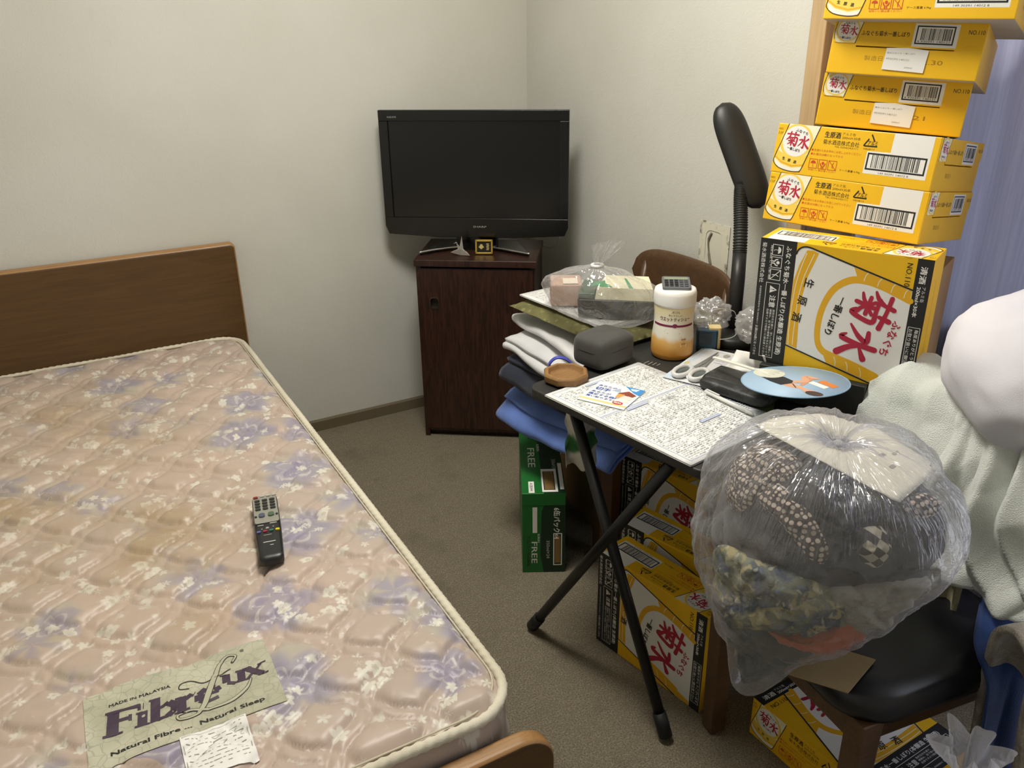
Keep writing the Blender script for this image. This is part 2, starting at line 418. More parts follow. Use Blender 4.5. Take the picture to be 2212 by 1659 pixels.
# ceiling lamp (above the frame): the room's lamp
t = thing('ceiling_lamp_offscreen', 'round white ceiling lamp with a glowing diffuser', 'lamp', LAMP_POS)
g = G(); g.lathe([(.02, .05), (.30, .05), (.30, .02), (.28, .01)], 48); g.obj('lamp_housing', WHITE, t)
g = G(); g.lathe([(.28, .012), (.27, -.03), (.2, -.055), (.08, -.066), (.01, -.068)], 48); g.obj('diffuser_offscreen', m_glow('lamp_diffuser', (1.0, .962, .88), LAMP_POWER), t)
# ------------------------------------------------------------------ bed frame
BX0, BX1 = -.50, .535
t = thing('bed_frame', 'brown wooden single bed frame with a panel headboard against the wall', 'bed', ((BX0+BX1)/2, 1.85, 0))
hx = (BX1-BX0)/2
def board(name, y0, y1, z0, z1, rad, lipr):
    """upright panel whose upper corners are rounded; paler edge strip along its rim"""
    def outline(r, ins=0):
        x = hx-ins; zt = z1-ins; o = [(-x, z0), (x, z0)]
        for k in range(9): a = k/8*PI/2; o.append((x-r+r*math.cos(a), zt-r+r*math.sin(a)))
        for k in range(9): a = PI/2+k/8*PI/2; o.append((-x+r+r*math.cos(a), zt-r+r*math.sin(a)))
        return o
    M = Matrix(((1, 0, 0, 0), (0, 0, 1, -1.85), (0, 1, 0, 0), (0, 0, 0, 1)))
    g = G(); o = outline(rad); n = len(o)
    g.prism(o, y1, y0, M=M)
    for i, f in enumerate(g.f):
        if i >= 2: g.mi[i] = 1
    return g.obj(name, [OAK, OAK_EDGE], t, bevel=lipr, seg=3)
board('headboard', 2.868, 2.914, .08, .785, .018, .012)
board('footboard', .835, .868, .08, .425, .06, .008)
for s in (-1, 1):
    g = G(); g.box((s*(hx-.03), .02, .212), (.026, 2.02, .13)); g.obj('side_rail', OAK, t, bevel=.004)
for k in range(9):
    g = G(); g.box((0, -.85+k*.215, .276), (2*hx-.09, .07, .016)); g.obj('slat', OAK_EDGE, t)
for sx in (-1, 1):
    for y in (2.89-1.85, .851-1.85):
        g = G(); g.box((sx*(hx-.05), y, .04), (.06, .03, .08)); g.obj('leg', OAK, t)

# ------------------------------------------------------------------ mattress
MX0, MX1, MY0, MY1, MZB, MZ = -.478, .498, .880, 2.857, .287, .462
MR = .085
LABEL_C = ((onz(175, 1505, .474)+onz(560, 1380, .474)+onz(610, 1510, .474)+onz(215, 1655, .474))/4)
def halfw(y):
    e = min(y-MY0, MY1-y)
    if e >= MR: return (MX1-MX0)/2
    d = MR-max(e, 0); return (MX1-MX0)/2-MR+math.sqrt(max(MR*MR-d*d, 0))
def seam(tt):
    tt -= math.floor(tt)
    if tt < .76: s = tt/.76; return (1-abs(2*s-1)**5.0), 1.0
    s = (tt-.76)/.24; return (1-abs(2*s-1)**2.4), .42
def quilt(x, y):
    a = x/.150; b = y/.166
    u = a+b+.055*math.sin(2*PI*(a-b))+.03*math.sin(2*PI*(a*.5+b*.3)); v = a-b+.055*math.sin(2*PI*(a+b)+.8)+.03*math.sin(2*PI*(b*.45-a*.2))
    pu, su = seam(u); pv, sv = seam(v)
    h = (max(pu, 0)*max(pv, 0))**.62*(.0155 if su*sv > .9 else (.0085 if su*sv > .3 else .0055))
    w = 1-min(max(pu, 0), max(pv, 0))
    h += .0012*noise.noise(Vector((x*38, y*38, 0)))+(.0006+.0026*w)*noise.noise(Vector((x*120, y*95, 4)))+.0012*abs(noise.noise(Vector((x*60, y*60, 9))))*w
    return h
LBL_U = Vector((.28, -.006)).normalized(); LBL_V = Vector((-LBL_U.y, LBL_U.x))
def top_h(x, y):
    e = min(y-MY0, MY1-y, halfw(y)-abs(x-(MX0+MX1)/2)); k = min(1, max(0, e/.035)); k = k*k*(3-2*k)
    q = quilt(x, y)
    d = Vector((x, y))-LABEL_C.xy; du = abs(d.dot(LBL_U)); dv = abs(d.dot(LBL_V))
    f = min(1, max(0, (.158-du)/.02))*min(1, max(0, (.098-dv)/.02)); q = q*(1-f)+(.0062+.25*q)*f
    # the filling sags a little along the middle
    return MZ-.004+k*q+.006*k-.006*math.exp(-((x-.05)/.35)**2)*k
nx, ny = 236, 420
ys = [MY0+(MY1-MY0)*j/(ny-1) for j in range(ny)]
g = G(); cx = (MX0+MX1)/2
def mt(u, v):
    y = MY0+.0006+(MY1-MY0-.0012)*v; hw = halfw(y); x = cx+(2*u-1)*hw
    return (x-cx, y-1.87, top_h(x, y)-MZB)
g.grid(mt, nx, ny)
def m_mattress():
    T = Tree('quilted_floral_satin'); p = T.co(); x, y, z = T.sep(p); q = T.vec(x, y, 0.0)
    wob = T.noise(q, 9, 3, .6, col=True); q2 = T.vadd(q, T.vmul(T.vadd(wob, (-.5, -.5, -.5)), (.035, .035, 0)))
    base = T.mix(T.noise(q, 3, 3).smooth(.3, .7), '#bfaa9b', '#b6a598')
    def flowers(scale, size, petals, keep, vecin, soft=.25, rnd=1.0):
        pos, col = T.vor(vecin, scale, 'F1', ('Position', 'Color'), rnd)
        r = T.vadd(vecin, T.vmul(pos, (-1, -1, -1))); rx, ry, _ = T.sep(r)
        ang = T.m('ARCTAN2', ry, rx); d = T.vlen(r); cr, cg, cb = T.sep(col)
        rad = (.72+.42*(ang*(petals*.5)+cr*6.3).sin().abs())*size*(.75+.45*cb)
        inside = (d/rad).smooth(1.0, 1.0-soft)*(-1)+1; inside = 1-inside
        on = cg.lt(keep); return inside*on, d/rad, cr
    leaf, _, _ = flowers(6.1, .090, 3, .7, q2, .5)
    c = T.mix(leaf*.55, base, '#b0b0a2')
    big, dd, _ = flowers(5.9, .084, 5, .86, q2, .4)
    c = T.mix(big*.78, c, '#9993a3')
    core = (dd-.45).abs().lt(.035)*big; c = T.mix(core*.45, c, '#d8cfc8')
    dark = dd.smooth(.75, .35)*big*T.noise(q, 30, 2).smooth(.45, .6); c = T.mix(dark*.5, c, '#877f9c')
    clus = T.noise(q, 11, 2).smooth(.45, .54)
    sm, sd, _ = flowers(33, .0145, 5, .8, T.vadd(q, T.vmul(wob, (.01, .01, 0))), .3)
    c = T.mix(sm*clus*.85, c, '#ddd9cc'); c = T.mix(sd.lt(.3)*sm*clus*.6, c, '#b9ab95')
    spr = T.noise(T.vmul(q, (1, 1.6, 1)), 46, 2, .6).smooth(.66, .70)*T.noise(q, 8, 2).smooth(.45, .6); c = T.mix(spr*.6, c, '#d2d0c2')
    # old brown stains, strongest over the middle of the bed
    st = T.noise(q, 3.4, 4, .6, .6).smooth(.44, .66); dx = (x+.10)/.42; dy = (y-.05)/.85
    zone = (dx*dx+dy*dy).smooth(1.25, .25); c = T.mix(st*zone*.55, c, '#9c7f4d'); c = T.mix(zone*.20, c, '#b09a78')
    fine = T.noise(T.vmul(q, (1, 6, 1)), 220, 2)
    return T.done(T.pr(c, .40, normal=T.bump(fine, .06, .002), Sheen_Weight=.25, Specular_IOR_Level=.42))
MATT = m_mattress()
mat_t = thing('mattress', 'pink and lavender floral quilted mattress with cream corded edge on the bed', 'mattress', (cx, 1.87, MZB))
g.obj('top_panel', MATT, mat_t)
# border band
per = []
def rim(n=40):
    o = []
    for sx, sy, a0 in ((1, 1, 0), (-1, 1, 90), (-1, -1, 180), (1, -1, 270)):
        ccx = sx*((MX1-MX0)/2-MR); ccy = (MY1-MR if sy > 0 else MY0+MR)-1.87
        for k in range(13): a = math.radians(a0+90*k/12); o.append((ccx+MR*math.cos(a), ccy+MR*math.sin(a)))
    out = []
    for i in range(len(o)):
        a = Vector(o[i]); b = Vector(o[(i+1) % len(o)]); m = max(1, int((b-a).length/.012))
        for k in range(m): out.append(a.lerp(b, k/m))
    return out
R = rim(); m = len(R)
def band(u, v):
    i = int(round(u*m)) % m; p = R[i]; q = R[(i+1) % m]-R[i-1]; nrm = Vector((q.y, -q.x)).normalized()
    z = v*(MZ-MZB); bul = .010*math.sin(PI*v)+.006*abs(math.sin(v*PI*3+.8*math.sin(i*.16)))+.003*noise.noise(Vector((i*.2, v*5, 0)))
    return (p.x+nrm.x*(bul-.008), p.y+nrm.y*(bul-.008), z)
g = G(); g.grid(band, m, 16, cu=True); g.add([(p.x*.99, p.y*.99, .002) for p in R], [tuple(range(m-1, -1, -1))]); g.obj('side_band', MATT, mat_t)
CORD = m_fabric('cream_cord', '#e2dbc6', '#d5cdb6', 700)
def resample(P, step):
    o = []; n = len(P)
    for i in range(n):
        a = P[i]; b = P[(i+1) % n]; k = max(1, int((b-a).length/step))
        for j in range(k): o.append(a.lerp(b, j/k))
    return o
RR = resample(R, .004)
g = G(); g.tube([(p.x, p.y, MZ-MZB-.001+.0025*noise.noise(Vector((p.x*6, p.y*6, 1)))) for p in RR], .0085, 12, True, lobes=(3, .13, 330)); g.obj('edge_cord', CORD, mat_t)
g = G(); g.tube([(p.x*.995, p.y*.998, .0075) for p in resample(R, .02)], .007, 8, True); g.obj('lower_cord', CORD, mat_t)
g = G(); g.tube([((p.x)*(1-.012/max(abs(p.x), .2)), p.y*(1-.012/max(abs(p.y), .3)), MZ-MZB+.0035) for p in resample(R, .02)], .0018, 6, True); g.obj('edge_stitching', flat('#c9c1ab', .8), mat_t)
# sewn label and care label, following the puffed surface
def on_top(u, v, lift):
    p = LABEL_C.xy+LBL_U*u+LBL_V*v; return (p.x-cx, p.y-1.87, top_h(p.x, p.y)-MZB+lift)
def m_label():
    T = Tree('crackle_print_label'); p = T.co(); n = T.noise(p, 30, 2, col=True)
    v = T.vor(T.vadd(p, T.vmul(n, (.02, .02, 0))), 62, 'DISTANCE_TO_EDGE'); b = T.noise(p, 14, 3)
    c = T.mix(b.smooth(.35, .65), '#aeac94', '#c2bfa8'); c = T.mix(v.smooth(.06, .01)*.5, c, '#8f9079')
    return T.done(T.pr(c, .6))
g = G(); g.grid(lambda u, v: on_top((u-.5)*.288, (v-.5)*.168, .0016), 60, 36)
lab = g.obj('brand_label', m_label(), mat_t)
# lettering drawn as strokes with slab serifs; unit cell 0..1 high
SER = {
 'F': ([((.16, 0), (.16, 1), .24), ((.0, .94), (.78, .94), .12), ((.16, .52), (.58, .52), .11), ((-.06, .04), (.40, .04), .08), ((-.04, .96), (.1, .96), .08), ((.76, .98), (.76, .74), .07), ((.56, .64), (.56, .40), .07)], .84),
 'i': ([((.14, 0), (.14, .62), .20), ((-.04, .04), (.32, .04), .07), ((-.02, .60), (.14, .60), .07), ((.14, .86), (.16, .86), .22)], .36),
 'b': ([((.14, 0), (.14, 1), .20), ((-.02, .97), (.14, .97), .07), ((.24, .52), (.46, .62), .1), ((.46, .60), (.62, .42), .17), ((.62, .46), (.62, .22), .19), ((.60, .24), (.44, .05), .17), ((.46, .05), (.18, .06), .09)], .76),
 'r': ([((.14, 0), (.14, .62), .20), ((-.04, .04), (.34, .04), .07), ((-.02, .60), (.14, .60), .07), ((.22, .46), (.40, .60), .13), ((.44, .55), (.46, .54), .17)], .54),
 'e': ([((.10, .34), (.62, .34), .09), ((.62, .36), (.56, .54), .14), ((.54, .58), (.32, .64), .09), ((.30, .62), (.12, .46), .16), ((.12, .46), (.12, .20), .20), ((.14, .20), (.32, .04), .15), ((.32, .04), (.60, .12), .09)], .70),
 'u': ([((.14, .62), (.14, .16), .20), ((-.04, .60), (.14, .60), .07), ((.16, .12), (.40, .04), .12), ((.40, .05), (.56, .14), .09), ((.58, 0), (.58, .62), .20), ((.42, .60), (.58, .60), .07), ((.58, .04), (.74, .04), .07)], .76),
 'x': ([((.10, .60), (.56, .04), .19), ((.56, .60), (.10, .04), .08), ((-.02, .60), (.26, .60), .06), ((.44, .60), (.70, .60), .06), ((-.04, .03), (.22, .03), .06), ((.42, .03), (.74, .03), .06)], .70)}
P = Print(); PURP = flat('#3d2b3d', .6)
def word(s, x, y, sz, mat, slant=.12):
    for ch in s:
        st, adv = SER[ch]
        for a, b, wd in st:
            P.raw('brand_lettering', mat, *_bar(a, b, wd*1.18, x, y, sz, slant), 2)
        x += adv*sz
def _bar(a, b, wd, x, y, sz, sl):
    a = Vector(a); b = Vector(b); d = (b-a).normalized(); n = Vector((-d.y, d.x))*wd/2
    pts = [a+n, a-n, b-n, b+n]
    N = 4; vs = []; fs = []
    for k in range(N+1):
        c = a.lerp(b, k/N)
        for s_ in (n, -n): q = c+s_; vs.append((x+(q.x*1.18+q.y*sl)*sz, y+q.y*sz))
        if k: fs.append((2*k-2, 2*k-1, 2*k+1, 2*k))
    return vs, fs
word('Fibre', -118, -25, 52, PURP)
word('ux', 58, -2, 46, PURP)
LX, LY = 12, -46
Lp = [(84, 52), (92, 62), (80, 68), (66, 58), (52, 30), (36, -6), (24, -30), (8, -42), (-12, -40), (-14, -30), (4, -28), (30, -38), (64, -38), (92, -22), (104, -2)]
LW = [3, 3, 3, 5, 8, 9, 7, 4, 3, 3, 3, 4, 5, 4, 2]
P.stroke('brand_lettering', INK, Lp, [q+2.2 for q in LW], 3, 10); P.stroke('brand_lettering', flat('#b4b29a', .6), Lp, LW, 4, 10)
P.stroke('brand_lettering', INK, [(10, 20), (-4, 26), (0, 38), (16, 36), (34, 22), (60, 30), (78, 36)], 1.6, 4)
P.text('brand_lettering', INK, 'MADE IN MALAYSIA', -62, 44, 9, 2, 0, .02, width=92, height=6)
P.text('brand_lettering', INK, 'Natural Fibre ...  Natural Sleep', 0, -62, 12, 2, 0, .025, width=226, height=11)
P.text('brand_lettering', INK, '®', 104, 70, 9, 2)
# bend the print onto the puffed label
def emit_bent(P, parent, lift, name_map=None, off=(0, 0), sub=True):
    for part, items in P.p.items():
        g = G(); mats = []
        for vs, fs, mat, layer in items:
            if mat not in mats: mats.append(mat)
            g.add([on_top(off[0]+x*1e-3, off[1]+y*1e-3, lift+layer*.0002) for x, y in vs], fs, mats.index(mat))
        g.obj(part, mats, parent)
emit_bent(P, lab, .0018)
g = G(); g.grid(lambda u, v: on_top(.030+(u-.5)*.098, -.128+(v-.5)*.098, .0024), 24, 24)
care = g.obj('care_label', PWHITE, mat_t)
P = Print(); R_ = random.Random(4)
for k in range(10):
    yy = 38-k*8.2; xx = -42
    while xx < 38:
        l = R_.uniform(3, 15); P.rect('fine_print', flat('#97968b', .7), xx, yy, min(l, 40-xx), 1.2, 1); xx += l+R_.uniform(1.5, 6 if k % 3 else 18)
P.frame('fine_print', flat('#8a897c', .7), -46, -47, 92, 93, .7, 1)
emit_bent(P, care, .0026, off=(.030, -.128))

# ------------------------------------------------------------------ remote control
ra = onz(571, 1077, .492); rb = onz(588, 1213, .492); rc = (ra+rb)/2
rd = (ra-rb); L = rd.length; ry = math.atan2(rd.y, rd.x)-PI/2
rz = max(top_h(rc.x+dx_, rc.y+dy_) for dx_ in (-.03, 0, .03) for dy_ in (-.1, -.05, 0, .05, .1))
t = thing('remote_control', 'black and silver television remote control lying on the mattress', 'remote control', (rc.x, rc.y, rz+.0015), (0, 0, ry))
g = G()
def rem(u, v):
    yy = (v-.5)*L; a = 2*PI*u; hw = .027 if v > .5 else .027-.0035*(.5-v)*2; e = min(1, min(v, 1-v)/.05); e = math.sqrt(max(0, 1-(1-e)**2))
    c, s_ = math.cos(a), math.sin(a); q = 5
    r = (abs(c)**q+abs(s_)**q)**(-1/q)
    return (hw*r*c*(.55+.45*e), yy, .012+.012*r*s_*(.4+.6*e)+.003*max(0, v-.5))
g.grid(rem, 36, 30, cu=True); n_ = 36; b = len(g.v)
g.f += [tuple(range(n_-1, -1, -1)), tuple(29*n_+i for i in range(n_))]; g.mi += [0, 0]; g.sm += [False, False]
g.obj('body', flat('#1a1b1b', .38), t)
g = G(); g.prism([(x, y+L*.25) for x, y in rrect(.050, L*.455, .006)], .0236, .0262); g.obj('silver_panel', flat('#9b9a8e', .38, .3), t, bevel=.0008)
def btn(name, w, h, mat, x, y, z=.0262, up=.0022, r=None):
    g = G(); g.prism([(x+a, y+b) for a, b in rrect(w, h, r or min(w, h)*.42, 4)], z-.0006, z+up); return g.obj(name, mat, t)
DK = flat('#242523', .45)
for k in range(3):
    for j in range(4):
        btn('button', .0115, .0072, DK, (k-1)*.0155, L*(.385-j*.048))
    btn('button', .009, .005, flat('#b6b4a6', .4), (k-.3)*.0125, L*.455)
btn('power_button', .010, .008, flat('#7d2020', .4), -.018, L*.447)
for x, m_ in ((-.009, flat('#5a6076', .35, .4)), (.010, flat('#59705c', .35, .4))): btn('rocker_button', .0125, .015, m_, x, L*.135, up=.003)
for x in (-.0215, .0215): btn('button', .005, .005, DK, x, L*.125)
for k, c_ in enumerate(('#5a5a9a', '#a02838', '#2f6a58', '#d9c71e')): btn('colour_button', .0085, .006, flat(c_, .4), (k-1.5)*.0125, -L*.105, .0238)
P = Print(); LG = flat('#cfcfca', .5)
for x, y, w_, h_ in ((-14, L*1e3*.0, 12, 2), (12, L*1e3*.012, 14, 2.2), (-1, -L*1e3*.045, 5, 1.6), (-1, -L*1e3*.058, 7, 1.6), (-12, -L*1e3*.06, 2.5, 2), (11, -L*1e3*.045, 2.5, 2), (-2, -L*1e3*.16, 16, 1), (0, -L*1e3*.265, 24, 2.2), (4, -L*1e3*.315, 7, 1.6)):
    P.rect('marking', LG, x-w_/2, y-h_/2, w_, h_)
P.emit(t, Matrix.Translation((0, 0, .0241)))

# ------------------------------------------------------------------ television cabinet
CY_ = math.radians(-35.8); CW, CD, CH = .424, .300, .695
t = thing('television_cabinet', 'narrow dark rosewood cabinet with one door in the room corner', 'cabinet', (1.358, 2.660, 0), (0, 0, CY_))
g = G()
g.box((-CW/2+.009, 0, CH/2-.012), (.018, CD, CH-.024)); g.box((CW/2-.009, 0, CH/2-.012), (.018, CD, CH-.024))
g.box((0, CD/2-.004, CH/2), (CW-.036, .008, CH-.03)); g.box((0, 0, .035), (CW-.036, CD, .018))
g.obj('body', ROSE, t, bevel=.0015)
g = G(); g.box((0, -.006, CH-.012), (CW+.008, CD+.014, .024)); g.obj('top_panel', ROSE, t, bevel=.002)
hx_ = -CW/2+.062; hz_ = .535
g = G(); yf, yb = -CD/2-.004, -CD/2+.012; xo, zo0, zo1 = (CW-.018)/2, .037, .663; hw_, hh_ = .015, .020
ou = [(-xo, zo0), (xo, zo0), (xo, zo1), (-xo, zo1)]; ho = [(hx_-hw_, hz_-hh_), (hx_+hw_, hz_-hh_), (hx_+hw_, hz_+hh_), (hx_-hw_, hz_+hh_)]
vs_ = [(x, yf, z) for x, z in ou]+[(x, yf, z) for x, z in ho]+[(x, yb, z) for x, z in ou]+[(x, yb, z) for x, z in ho]
fs_ = []
for k in range(4):
    n_ = (k+1) % 4; fs_ += [(k, n_, 4+n_, 4+k), (8+n_, 8+k, 12+k, 12+n_), (n_, k, 8+k, 8+n_), (4+k, 4+n_, 12+n_, 12+k)]
g.add(vs_, fs_); door = g.obj('door', ROSE, t)
g = G(); g.box((0, -CD/2+.03, .014), (CW-.036, .012, .028)); g.obj('plinth', ROSE, t)
rings = [(rrect(.036, .046, .012, 6), -.0015), (rrect(.028, .038, .010, 6), -.0025), (rrect(.026, .036, .009, 6), .0005), (rrect(.025, .035, .009, 6), .0135)]
n_ = len(rings[0][0]); g = G()
vs_ = [(hx_+x, yf+y, hz_+z) for P_, y in rings for x, z in P_]; fs_ = [(r*n_+i, r*n_+(i+1) % n_, (r+1)*n_+(i+1) % n_, (r+1)*n_+i) for r in range(3) for i in range(n_)]+[tuple(3*n_+i for i in range(n_))]
g.add(vs_, fs_); g.obj('cup_handle', flat('#3a3028', .35, .4), door)

# ------------------------------------------------------------------ television
TW, TH, TD = .66, .43, .055
t = thing('television', 'black flat screen television standing on the dark cabinet', 'television', (1.353, 2.672, CH), (0, 0, math.radians(-36.7)))
z0 = .753-CH; F_ = -.04
GB = flat('#0d0e0d', .22); SCRN = flat('#0a0b0a', .16)
def tvout(ins=0, yb=0): return [(-TW/2+ins+.010, z0+.0), (-.16, z0-.006), (.16, z0-.006), (TW/2-ins-.010, z0), (TW/2-ins-.003, z0+.03), (TW/2-ins, z0+TH-.004), (-TW/2+ins, z0+TH-.004), (-TW/2+ins+.003, z0+.03)]
MT = Matrix(((1, 0, 0, 0), (0, 0, 1, 0), (0, 1, 0, 0), (0, 0, 0, 1)))
sx0, sx1, sz0, sz1 = -TW/2+.032, TW/2-.032, z0+.062, z0+TH-.036
g = G(); O = [(-TW/2, z0+.01), (TW/2, z0+.01), (TW/2, z0+TH), (-TW/2, z0+TH)]
g.box((0, F_+.012, sz1+(z0+TH-sz1)/2), (TW, .024, z0+TH-sz1)); g.box((sx0/2-TW/4, F_+.012, (sz0+sz1)/2), (sx0+TW/2, .024, sz1-sz0)); g.box((-(sx0/2-TW/4), F_+.012, (sz0+sz1)/2), (sx0+TW/2, .024, sz1-sz0))
g.prism([(-TW/2+.012, z0+.002), (-.14, z0-.008), (.14, z0-.008), (TW/2-.012, z0+.002), (TW/2, z0+.03), (TW/2, sz0), (-TW/2, sz0), (-TW/2, z0+.03)], F_+.024, F_, M=MT)
bez = g.obj('bezel', GB, t, bevel=.002)
g = G(); g.box((0, F_+.014, (sz0+sz1)/2), (sx1-sx0, .012, sz1-sz0)); g.obj('screen', SCRN, t)
g = G(); g.prism([(-TW/2+.02, z0+.02), (TW/2-.02, z0+.02), (TW/2-.02, z0+TH-.02), (-TW/2+.02, z0+TH-.02)], F_+.024, F_+.045, M=MT)
g.prism([(-.2, z0+.05), (.2, z0+.05), (.2, z0+TH-.09), (-.2, z0+TH-.09)], F_+.045, F_+.085, M=MT); g.obj('back_cover', flat('#161616', .5), t, bevel=.004)
P = Print(); SILV = flat('#b9b8b2', .35, .6)
P.text('maker_lettering', SILV, 'SHARP', 15, (z0+.032)*1e3, None, 1, 0, .01, width=48, height=7); P.text('maker_lettering', SILV, 'AQUOS', -TW*500+48, (z0+TH-.023)*1e3, None, 1, 0, .0, width=33, height=6.5)
P.emit(bez, frame_m((0, F_-.0003, 0), (1, 0, 0), (0, 0, 1)))
g = G(); g.box((0, -.005, z0/2), (.15, .035, z0+.05)); g.obj('neck', GB, t, bevel=.006)
inv = (Matrix.Translation((1.353, 2.672, CH)) @ Matrix.Rotation(math.radians(-36.7), 4, 'Z')).inverted()
arc = catmull([inv @ onz(x, y, CH+.012) for x, y in ((906, 545), (950, 537.5), (1005, 532), (1060, 534), (1105, 541), (1144, 548))], 6)
g = G(); back = [(.13, .10), (-.13, .10)]
g.prism([(p[0], p[1]) for p in arc]+back, .001, .011); g.obj('stand_base', flat('#101110', .12), t, bevel=.002)
g = G(); g.tube([(p[0], p[1], .011) for p in arc], .0042, 10); g.obj('silver_trim', flat('#b7b7b4', .22, .95), t)
g = G()
for k in range(2): g.tube(catmull([inv @ onx(x, y+k*5, 1.66) for x, y in ((1150, 505), (1165, 522), (1185, 533-k*3), (1203, 526), (1208, 508))], 6), .002, 6)
g.obj('cable', flat('#b9b6aa', .5), t)

# ------------------------------------------------------------------ origami crane and little gold plaque
cp = onz(995, 552, CH)
t = tag(G().obj('tmp', WHITE), 'x', 'x'); bpy.data.objects.remove(t)
g = G(); s_ = .001
V = [(-6, 0, 8), (6, -2, 9), (0, 0, 0), (-34, -10, 14), (-30, 6, 12), (34, -14, 2), (22, 10, 10), (-10, 3, 26), (-14, 3, 47), (-24, 2, 42), (-11, 2, 45), (3, 2, 22), (6, 4, 68), (10, 4, 22), (-4, 4, 24), (4, -5, 24)]
V = [(x*s_, y*s_, z*s_) for x, y, z in V]
g.add(V, [(2, 15, 3), (2, 3, 14), (2, 5, 15), (2, 14, 5), (15, 5, 13), (14, 6, 5), (7, 2, 14), (2, 7, 15), (7, 8, 14), (15, 7, 8), (8, 9, 10), (8, 10, 14), (11, 12, 13), (13, 12, 14), (15, 11, 12), (4, 2, 3), (4, 14, 2)], 0)
tag(g.obj('origami_crane', flat('#a39d92', .6), None, (cp.x, cp.y, CH+.001), (0, 0, math.radians(-30)), solid=.0006), 'small grey folded paper crane under the television', 'origami')
cp = onz(1046, 550, CH)
t = thing('gold_plaque', 'tiny gold framed black plaque under the television', 'ornament', (cp.x, cp.y, CH+.0025), (math.radians(-8), 0, math.radians(-33)))
g = G(); g.box((0, .008, .026), (.060, .014, .048)); g.obj('plaque_back', flat('#b5923c', .35, .6), t, bevel=.001)
g = G()
for a, b_ in (((0, -.001, .0030), (.062, .012, .006)), ((0, -.001, .047), (.062, .012, .006)), ((-.028, -.001, .025), (.006, .012, .05)), ((.028, -.001, .025), (.006, .012, .05))): g.box(a, b_)
g.obj('gold_frame', flat('#c9a94c', .3, .7), t, bevel=.0008)
g = G(); g.box((0, .0005, .025), (.05, .002, .038)); g.obj('plaque_face', flat('#140f08', .3), t)
P = Print(); GD = flat('#e3cf86', .3, .6); P.ell('emblem', GD, -10, 26, 6, 9); P.rect('emblem', GD, -19, 22, 18, 5, 2)
for k in range(5): P.rect('emblem', GD, 8+(k % 2), 14+k*5, 9, 3)
P.emit(t, frame_m((0, -.0008, 0), (1, 0, 0), (0, 0, 1)))
# ------------------------------------------------------------------ sake cartons
KA, KB, KH = .330, .270, .100
KIKU = [([(.06, .84), (.50, .86), (.95, .84)], [.09, .08, .11]), ([(.34, 1.0), (.31, .72)], [.10, .08]), ([(.68, 1.0), (.66, .74)], [.11, .08]),
        ([(.30, .70), (.20, .54), (.05, .42)], [.10, .09, .05]), ([(.22, .60), (.55, .61), (.86, .63), (.88, .35), (.80, .04), (.66, .12)], [.08, .08, .11, .10, .11, .05]),
        ([(.33, .52), (.41, .43)], [.08, .07]), ([(.68, .53), (.59, .44)], [.08, .07]), ([(.24, .36), (.72, .38)], [.08, .09]), ([(.49, .55), (.48, .05)], [.09, .09]),
        ([(.46, .33), (.36, .21), (.20, .12)], [.07, .08, .05]), ([(.52, .33), (.60, .22), (.72, .16)], [.07, .08, .09])]
SUI = [([(.50, 1.0), (.54, .55), (.51, .06), (.36, .15)], [.13, .12, .13, .04]), ([(.10, .68), (.38, .72), (.30, .46), (.06, .16)], [.09, .13, .11, .05]),
       ([(.88, .82), (.60, .60)], [.14, .06]), ([(.56, .60), (.72, .33), (.98, .10)], [.07, .13, .16])]
def brush(P, part, mat, strokes, cx_, cy_, sz, rot=0, layer=4, fat=1.0, sx=1.0):
    c, s_ = math.cos(rot), math.sin(rot)
    for pts, wd in strokes:
        P.stroke(part, mat, [(cx_+c*(x-.5)*sz*sx-s_*(y-.5)*sz, cy_+s_*(x-.5)*sz*sx+c*(y-.5)*sz) for x, y in pts], [q*sz*fat for q in wd], layer, 5)
def icon(P, part, mat, kind, x, y, w, h, t=1.0, rot=0, lay=3):
    """umbrella / hands / no-throw handling marks in a square"""
    c, s_ = math.cos(rot), math.sin(rot); X = lambda a, b: (x+c*a*w-s_*b*h, y+s_*a*w+c*b*h)
    for a, b in (((-.5, -.5), (.5, -.5)), ((.5, -.5), (.5, .5)), ((.5, .5), (-.5, .5)), ((-.5, .5), (-.5, -.5))): P.stroke(part, mat, [X(*a), X(*b)], t, lay)
    if kind == 0:
        P.poly(part, mat, [X(.33*math.cos(q), .04+.30*math.sin(q)) for q in [PI*k/8 for k in range(9)]], lay); P.stroke(part, mat, [X(0, .05), X(0, -.3), X(.1, -.33)], t*.8, lay)
    elif kind == 1:
        P.poly(part, mat, [X(.16*math.cos(q), .14+.17*math.sin(q)) for q in [2*PI*k/10 for k in range(10)]], lay)
        P.stroke(part, mat, [X(-.3, .1), X(-.24, -.1), X(-.1, -.2), X(-.1, -.4)], t*2, lay); P.stroke(part, mat, [X(.3, .1), X(.24, -.1), X(.1, -.2), X(.1, -.4)], t*2, lay)
    else:
        P.stroke(part, mat, [X(-.45, .45), X(.45, -.45)], t*1.2, lay); P.stroke(part, mat, [X(.12, .3), X(.0, 0), X(.05, -.3)], t*1.3, lay)

